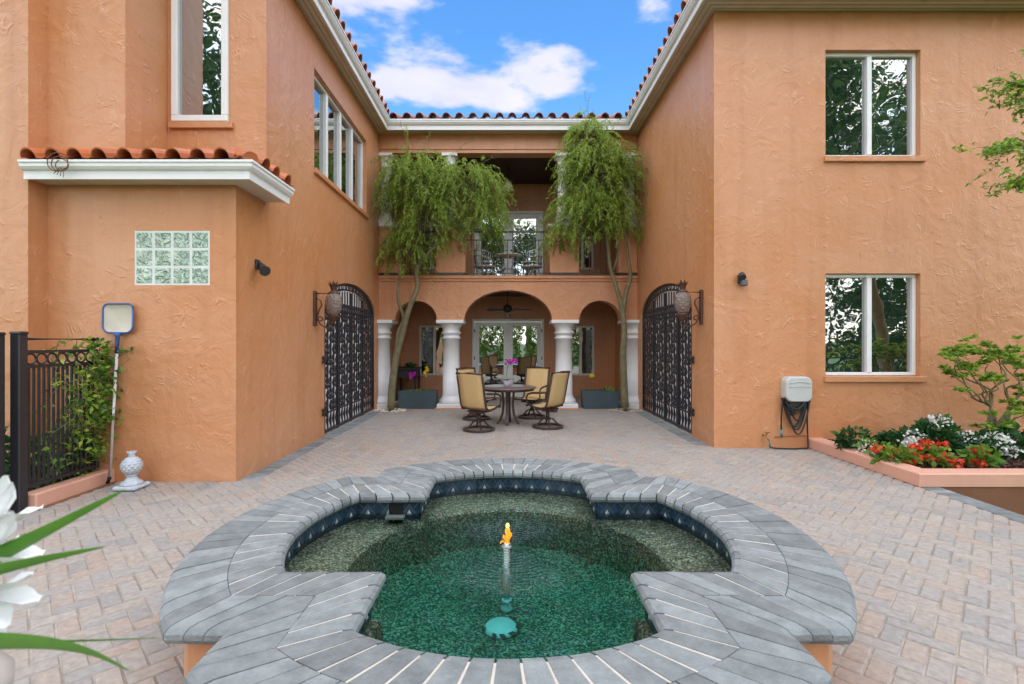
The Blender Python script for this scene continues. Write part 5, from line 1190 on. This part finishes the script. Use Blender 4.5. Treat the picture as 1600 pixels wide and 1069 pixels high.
# flower bed plants ---------------------------------------------------------
def bedplant(label, x, y, r, h, n, L_, W_, m_, blooms=(), cat='flower'):
    t_ = thing('flowering_plant' if blooms else 'leafy_plant', label, cat if blooms else 'plant', (x, y, .1))
    m = MB()
    for q in range(5): m.tube(wig((x, y, .09), (x+random.gauss(0, r*.4), y+random.gauss(0, r*.4), .1+h*.7), 4), .006, 4)
    m.build('stems', mat('green_stem', (.08, .12, .03), .7) if 'green_stem' not in MATS else MATS['green_stem'], t_)
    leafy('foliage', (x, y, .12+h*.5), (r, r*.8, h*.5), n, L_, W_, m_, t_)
    for pet, bx_, by_, bz_, br, nn_, ps in blooms:
        P_, d = bush_points((x+bx_, y+by_, bz_), (br, br, br*.75), nn_, .2, .3); leaf_mesh('blooms', P_, d+rng.normal(0, .8, (nn_, 3)), ps*1.5, ps*1.3, pet, t_, droop=0)['kind'] = 'stuff'
def bp(px, y, zc):  # picture column to world x at depth y
    return (px-794)/770*y
bedplant('dark green leafy shrub at the wall end of the flower bed', bp(1335, 6.75, 0), 6.75, .19, .27, 300, .10, .05, LEAFD)
bedplant('cream white flowers beside the dark leafy shrub in the bed', bp(1362, 6.4, 0), 6.45, .12, .2, 70, .08, .04, LEAFB, [(PETW, 0, 0, 0.221, .13, 110, .025)])
bedplant('dark green plant with white flowers below the window in the bed', bp(1412, 6.6, 0), 6.7, .19, .25, 260, .11, .06, LEAFD, [(PETW, .12, -.1, 0.328, .13, 120, .028), (PETW, -.02, -.25, 0.246, .13, 110, .028)])
bedplant('tallest dark green plant topped with white flowers in the bed', bp(1470, 6.5, 0), 6.6, .25, .40, 480, .13, .07, LEAFD, [(PETW, .02, -.05, 0.525, .13, 130, .03), (PETW, .24, -.2, 0.344, .12, 90, .028), (PETW, .25, -.25, 0.230, .10, 70, .026)])
bedplant('dark green plant with white flowers under the twisted shrub', bp(1545, 6.25, 0), 6.35, .21, .28, 300, .12, .065, LEAFD, [(PETW, .08, -.12, 0.344, .15, 130, .03), (PETW, .22, -.12, 0.246, .12, 90, .028)])
bedplant('dark green plant beside the twisted shrub at the end of the bed', bp(1598, 6.2, 0), 6.4, .22, .34, 280, .12, .065, LEAFD)
bedplant('red flowering plant near the corner of the pink kerb', bp(1405, 6.0, 0), 6.05, .22, .17, 220, .09, .06, LEAFB, [(PETR, dx, dy, z*.85, .05, 26, .035) for dx, dy, z in ((-.22, .05, .34), (-.07, -.02, .30), (.12, -.1, .24), (.2, .1, .28), (.05, -.15, .20))])
bedplant('red flowering plant in front of the tallest white flowers', bp(1463, 5.9, 0), 5.98, .20, .20, 220, .09, .06, LEAFB, [(PETR, dx, dy, z*.85, .055, 30, .036) for dx, dy, z in ((-.2, .0, .36), (-.02, .05, .42), (.16, .05, .40), (.03, -.12, .27), (.16, -.18, .20), (-.14, -.1, .26))])
bedplant('red flowering plant in front of the twisted shrub', bp(1540, 5.85, 0), 5.92, .16, .19, 170, .10, .065, LEAFB, [(PETR, dx, dy, z*.85, .05, 26, .036) for dx, dy, z in ((-.03, 0, .35), (.10, .05, .32), (-.12, -.1, .2))])
# twisted shrub
ts = thing('twisted_shrub', 'small shrub with twisted bare stems and bright green leaf pads in the flower bed', 'shrub', (6.55, 6.7, .1)); m = MB(); pads = []
bx0 = bp(1548, 6.7, 0)
for (px, pz, yy) in ((1490, 1.42, 6.6), (1512, 1.25, 6.65), (1480, 1.18, 6.7), (1535, 1.50, 6.75), (1560, 1.42, 6.6), (1530, 1.08, 6.5), (1585, 1.50, 6.7), (1600, 1.3, 6.6), (1598, 1.05, 6.7), (1570, .62, 6.55), (1560, .50, 6.5), (1600, .75, 6.6), (1500, 1.48, 6.75), (1545, 1.3, 6.7), (1625, 1.2, 6.6)):
    e = Vector((bp(px, yy, 0), yy, pz)); hub = Vector((bx0-.02 if px < 1560 else bx0+.25, 6.68, .72 if pz > .9 else .3))
    s_ = [Vector((bx0+(.1 if px >= 1560 else -.02), 6.7, .08)), hub.lerp(Vector((bx0, 6.7, .1)), .5)+Vector((random.gauss(0, .05), 0, 0)), hub]+wig(hub, e, 4, .12)[1:]
    s_ = smooth_pts(s_, 3); m.tube(s_, [.02-.015*k/(len(s_)-1) for k in range(len(s_))], 6); pads.append(e)
m.build('stems', BARK, ts)
PP, DD, TT_ = [], [], []
for e in pads:
    for q in range(9):
        c_ = np.array(e)+rng.normal(0, 1, 3)*[.12, .10, .07]; k_ = 18; a = rng.uniform(0, 6.28, k_); el = rng.uniform(-.1, 1.0, k_)
        PP.append(np.repeat(c_[None], k_, 0)); DD.append(np.stack([np.cos(a)*np.cos(el), np.sin(a)*np.cos(el), np.sin(el)], 1)); TT_.append(.25+.75*rng.random(k_))
leaf_mesh('leaf_pads', np.concatenate(PP), np.concatenate(DD), .085, .036, LEAFB, ts, tint=np.concatenate(TT_))
# shade tree off to the right whose low branch hangs into the picture
st_ = thing('shade_tree', 'small leaved shade tree whose branch hangs beside the upstairs window', 'tree', (7.4, 5.6, -.5)); m = MB()
m.tube(smooth_pts([(7.4, 5.6, -.5), (7.35, 5.6, 1.2), (7.2, 5.5, 2.6), (6.9, 5.4, 3.6), (6.4, 5.3, 4.3), (5.9, 5.2, 4.6)], 4), [.13-.10*k/20 for k in range(21)], 8); PP, DD = [], []
for (a, b, n) in (((6.6, 5.35, 4.0), (4.95, 5.15, 3.55), 9), ((6.3, 5.3, 4.3), (5.25, 5.2, 4.35), 7), ((6.4, 5.3, 3.9), (5.2, 5.1, 3.20), 8), ((5.9, 5.2, 4.6), (5.4, 5.1, 4.0), 6), ((6.9, 5.4, 3.6), (5.5, 5.2, 3.6), 7), ((6.5, 5.3, 4.2), (6.0, 5.0, 4.9), 6)):
    pts = wig(a, b, 8, .06); m.tube(pts, [.022-.018*k/8 for k in range(9)], 5)
    for q in range(n*3):
        f_ = random.uniform(.35, 1.0); i = min(7, int(f_*8)); p_ = pts[i].lerp(pts[i+1], f_*8-i); e = p_+Vector((random.gauss(-.12, .16), random.gauss(0, .14), random.gauss(-.05, .10))); tp_ = wig(p_, e, 4, .1); m.tube(tp_, .003, 3, cap=False)
        k_ = 26
        for z in range(k_): s_ = random.random(); PP.append(p_.lerp(e, s_*1.05)[:]); DD.append((random.gauss(0, 1), random.gauss(0, 1), random.gauss(.1, .6)))
m.build('trunk', BARK, st_, fix=False); n = len(PP); leaf_mesh('crown', np.array(PP)+rng.normal(0, .012, (n, 3)), np.array(DD), .06, .028, LEAFB, st_, tint=.15+.8*rng.random(n))
# vine on the fence and shrubs behind it
vn = thing('fence_vine', 'jasmine vine with bright leaves climbing over the black fence panel', 'vine', (-4.6, 5.3, .1)); m = MB(); PP, DD, TT_ = [], [], []
for q in range(26):
    y0 = random.uniform(4.85, 5.6); p0 = Vector((-4.66+random.uniform(-.1, .06), y0, random.uniform(.1, .5))); p1 = Vector((-4.60+random.uniform(-.08, .14), min(5.62, y0+random.uniform(-.15, .35)), random.choice([1.0, 1.3, 1.5, 1.62, 1.2, .8])))
    pts = wig(p0, p1, 8, .08); m.tube(pts, .004, 4, cap=False)
    for z in range(46):
        f_ = random.random(); i = min(7, int(f_*8)); dens = (y0-4.6)
        if random.random() > dens*1.1+.12: continue
        PP.append((pts[i].lerp(pts[i+1], f_*8-i)+Vector((random.gauss(0, .05), random.gauss(0, .05), random.gauss(0, .04))))[:]); DD.append((random.gauss(.3, 1), random.gauss(-.3, 1), random.gauss(0, .6))); TT_.append(random.random())
for (a, b) in (((-4.5, 5.6, 1.3), (-4.25, 5.62, 1.55)), ((-4.5, 5.6, 1.0), (-4.32, 5.63, 1.5))):
    pts = wig(a, b, 6, .12); m.tube(pts, .0035, 4, cap=False)
    for z in range(12): i = random.randrange(6); PP.append(pts[i][:]); DD.append((random.gauss(0, 1), -.3, random.gauss(0, 1))); TT_.append(random.random()*.6)
for q in range(420): PP.append((random.gauss(-4.55, .05), random.gauss(5.52, .09), random.uniform(.75, 1.62))); DD.append((random.gauss(.3, 1), random.gauss(-.4, .8), random.gauss(-.1, .6))); TT_.append(random.random()*.75)
m.build('stems', BARK, vn, fix=False); leaf_mesh('foliage', np.array(PP), np.array(DD), .075, .04, LEAFB, vn, tint=np.array(TT_))
for i, (x, y, z, r, lab) in enumerate(((-5.0, 5.15, .0, .34, 'dark green shrub growing behind the black fence panel close to the post'), (-5.45, 5.0, .1, .42, 'dark green shrub growing behind the fence gate leaf'), (-4.9, 5.45, .1, .26, 'small dark shrub behind the fence against the stucco wall'))):
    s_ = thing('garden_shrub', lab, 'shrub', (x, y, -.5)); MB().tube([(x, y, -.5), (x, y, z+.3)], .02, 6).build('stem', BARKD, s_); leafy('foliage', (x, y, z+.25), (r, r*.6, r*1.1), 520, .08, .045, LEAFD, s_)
# white lily in a tall pot just outside the left edge of the picture
ly = thing('white_lily', 'white flowering lily with long strap leaves close beside the spa', 'flower', (-1.02, .74, -.006)); POT = mat('stone_pot', (.4, .36, .3), .8)
MB().lathe([(0, 0), (.13, 0), (.15, .03), (.11, .08), (.11, .55), (.16, .62), (.19, .95), (.20, 1.02), (.17, 1.02), (.16, .95), (0, .95)], (-1.02, .74, 0), 20).build('tall_pot', POT, ly)
def strap(pts, w_, name='strap_leaf', mt=None):
    s_ = smooth_pts(pts, 5); n = len(s_); m = MB(); v = []
    for k, p_ in enumerate(s_):
        d = (s_[min(k+1, n-1)]-s_[max(k-1, 0)]).normalized(); f_ = k/(n-1); ww = w_*min(1, 1.6*(1-f_))**.75*(.7+.3*min(1, f_*4)); side = Vector((-.15, -.35, .9)); side = (side-d*side.dot(d)).normalized(); nrm = d.cross(side)
        v += [p_-side*ww, p_+nrm*ww*.25, p_+side*ww]
    m.add(v, [(i*3+j, i*3+j+1, (i+1)*3+j+1, (i+1)*3+j) for i in range(n-1) for j in range(2)], True); return m.build(name, mt or LILYL, ly, fix=False)
LILYL = mat('lily_leaf', (.10, .26, .025), .38, var=(.07, .19, .02), vscale=12)
def pp(px, py, y): return ((px-794)/770*y, y, 1.6-(py-534)/770*y)
strap([(-1.02, .74, .97), pp(-220, 985, .72), pp(-60, 895, .72), pp(60, 835, .74), pp(198, 763, .78)], .019)
strap([(-1.02, .74, .97), pp(-200, 950, .68), pp(-50, 902, .68), pp(60, 875, .69), pp(168, 853, .70)], .013)
strap([(-1.02, .74, .97), pp(-200, 1020, .68), pp(-60, 1003, .66), pp(60, 1003, .66), pp(140, 1018, .66), pp(206, 1050, .66)], .019)
strap([(-1.02, .74, .97), pp(-150, 1020, .8), pp(20, 1005, .8), pp(150, 1000, .8), pp(262, 996, .8)], .0045)
strap([(-1.02, .74, .97), (-1.1, .8, 1.25), (-1.25, .85, 1.35), (-1.4, .9, 1.25)], .02); strap([(-1.02, .74, .97), (-1.05, .6, 1.2), (-1.15, .5, 1.3), (-1.2, .4, 1.2)], .02)
def petal(c, d, L_, w_):
    c = Vector(c); d = Vector(d).normalized(); _, s_, n_ = basis(d); m = MB(); v = []; K = 6
    for k in range(K+1):
        f_ = k/K; ww = w_*math.sin(math.pi*(.08+.87*f_))**.8; ctr = c+d*L_*f_+n_*(.25*L_*f_*f_)
        for j in (-1, -.5, 0, .5, 1): v.append(ctr+s_*ww*j+n_*(ww*.35*j*j+.004*math.sin(9*f_+3*j)))
    m.add(v, [(i*5+j, i*5+j+1, (i+1)*5+j+1, (i+1)*5+j) for i in range(K) for j in range(4)], True); m.build('petal', PWH, ly, fix=False)
PWH = bpy.data.materials.new('lily_petal'); PWH.use_nodes = True; p = PWH.node_tree.nodes['Principled BSDF']; p.inputs['Base Color'].default_value = (.80, .82, .78, 1); p.inputs['Roughness'].default_value = .55; p.inputs['Subsurface Weight'].default_value = .15; p.inputs['Subsurface Radius'].default_value = (.02, .02, .015)
for c_, dirs in ((pp(-25, 870, .74), ((.9, 0, .9), (.9, -.1, .25), (.9, .1, -.2), (.2, 0, 1), (-.6, -.2, .5))), (pp(-30, 930, .72), ((.9, 0, .15), (.9, .1, -.35), (.7, -.2, -.8), (.2, 0, -1), (-.5, -.3, -.3))), (pp(-10, 820, .80), ((.6, .1, .9), (.9, .2, .1), (-.2, .2, 1)))):
    MB().tube([(-1.02, .74, .98), Vector(c_)+Vector((-.03, 0, -.1)), c_], .006, 6).build('flower_stem', LILYL, ly)
    for d in dirs: petal(c_, d, random.uniform(.06, .085), random.uniform(.018, .026))
# trees and hedge behind the camera: they show in the window panes
def back_tree(label, x, y, h, r, n, lean=0):
    t_ = thing('garden_tree', label, 'tree', (x, y, -.5), 'trees across the garden'); m = MB(); tp_ = Vector((x+lean, y, h*.55))
    m.tube(smooth_pts([(x, y, -.5), (x+lean*.3, y, h*.2), (x+lean*.7, y, h*.4), tp_], 4), [.32-.2*k/12 for k in range(13)], 8); PP, DD, TT_ = [], [], []
    for q in range(34):
        d = Vector((random.gauss(0, 1), random.gauss(0, 1), random.gauss(.25, .6))).normalized(); c_ = Vector((x+lean, y, h*.62))+Vector((d.x*r*.85, d.y*r*.85, d.z*h*.36))*random.uniform(.45, 1)
        m.tube(wig(tp_-Vector((0, 0, random.uniform(0, h*.25))), c_, 5, .06), [.09, .06, .05, .035, .025, .015], 5, cap=False)
        k_ = n//34; P_, dd = bush_points(c_, (r*.30, r*.30, r*.18), k_, .3, .2); PP.append(P_); DD.append(dd+rng.normal(0, .8, (k_, 3))); TT_.append(rng.random(k_))
    m.build('trunk', BARKD, t_, fix=False); leaf_mesh('crown', np.concatenate(PP), np.concatenate(DD), .30, .14, LEAFT, t_, tint=np.concatenate(TT_))
back_tree('wide oak across the lawn facing the hose reel wing', 14.5, -4.5, 16, 6.5, 9500, -.5)
back_tree('tall oak across the lawn further from the hose reel wing', 20, -8, 18, 6.5, 8000, 1)
back_tree('oak across the lawn facing the glass block window', -11, -4.5, 15, 5.5, 8500, .6)
back_tree('tall tree in the middle of the far lawn', 2.0, -21, 17, 5.5, 10000)
back_tree('tall tree on the far lawn near the hedge', -6, -22, 16, 5.5, 9000, .5)
back_tree('broad tree at the end of the far lawn', 8, -20, 16, 5.5, 9000, .5)
for i, (x, y, r, h_, lab) in enumerate(((12.2, -3.6, 2.2, 5.2, 'rounded shrub under the wide oak'), (15.5, -3.5, 2.4, 5.6, 'larger rounded shrub under the wide oak'), (19, -6, 2.6, 5.5, 'rounded shrub under the tall oak'))):
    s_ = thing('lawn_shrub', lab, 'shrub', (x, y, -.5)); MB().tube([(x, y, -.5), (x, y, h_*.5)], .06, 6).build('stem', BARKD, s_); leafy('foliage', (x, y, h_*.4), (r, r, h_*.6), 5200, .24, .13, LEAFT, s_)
for i, (x, lab) in enumerate(((-7.5, 'clipped bright hedge across the lawn next to the oak behind the lily'), (-1.5, 'clipped bright hedge in the middle of the lawn'), (4.5, 'clipped bright hedge next to the wide oak'))):
    hd = thing('hedge', lab, 'hedge', (x, -17, -.5)); n = 5200; P_ = np.stack([rng.uniform(x-2.8, x+2.8, n), -17+rng.normal(0, .5, n), rng.uniform(-.5, 3.8, n)+.3*np.sin(rng.uniform(0, 6, n))], 1)
    MB().tube([(x, -17, -.5), (x, -17, 1.5)], .08, 6).build('stem', BARKD, hd); leaf_mesh('foliage', P_, rng.normal(size=(n, 3))+[0, .5, .3], .28, .16, LEAFB, hd)
# fallen leaves on the paving
for (x, y, rz) in ((-1.83, 2.72, .4), (-.62, 6.4, 1.2), (2.3, 4.4, 2.0), (-2.2, 4.1, .2), (1.9, 6.2, 2.6), (3.3, 3.6, .9), (-2.6, 5.2, 1.7), (4.25, 6.9, .5)):
    u = Vector((math.cos(rz), math.sin(rz), 0)); v_ = Vector((-u.y, u.x, .3)); c_ = Vector((x, y, .012))
    o = MB().add([c_-u*.022, c_+v_*.009, c_+u*.022, c_-v_*.009+Vector((0, 0, .006))], [(0, 1, 2, 3)]).build('fallen_leaf', MATS['dry_leaf'] if 'dry_leaf' in MATS else mat('dry_leaf', (.40, .20, .05), .7)); tag(o, 'small dry leaf lying on the brick paving', 'leaf', 'dry leaves on the paving')
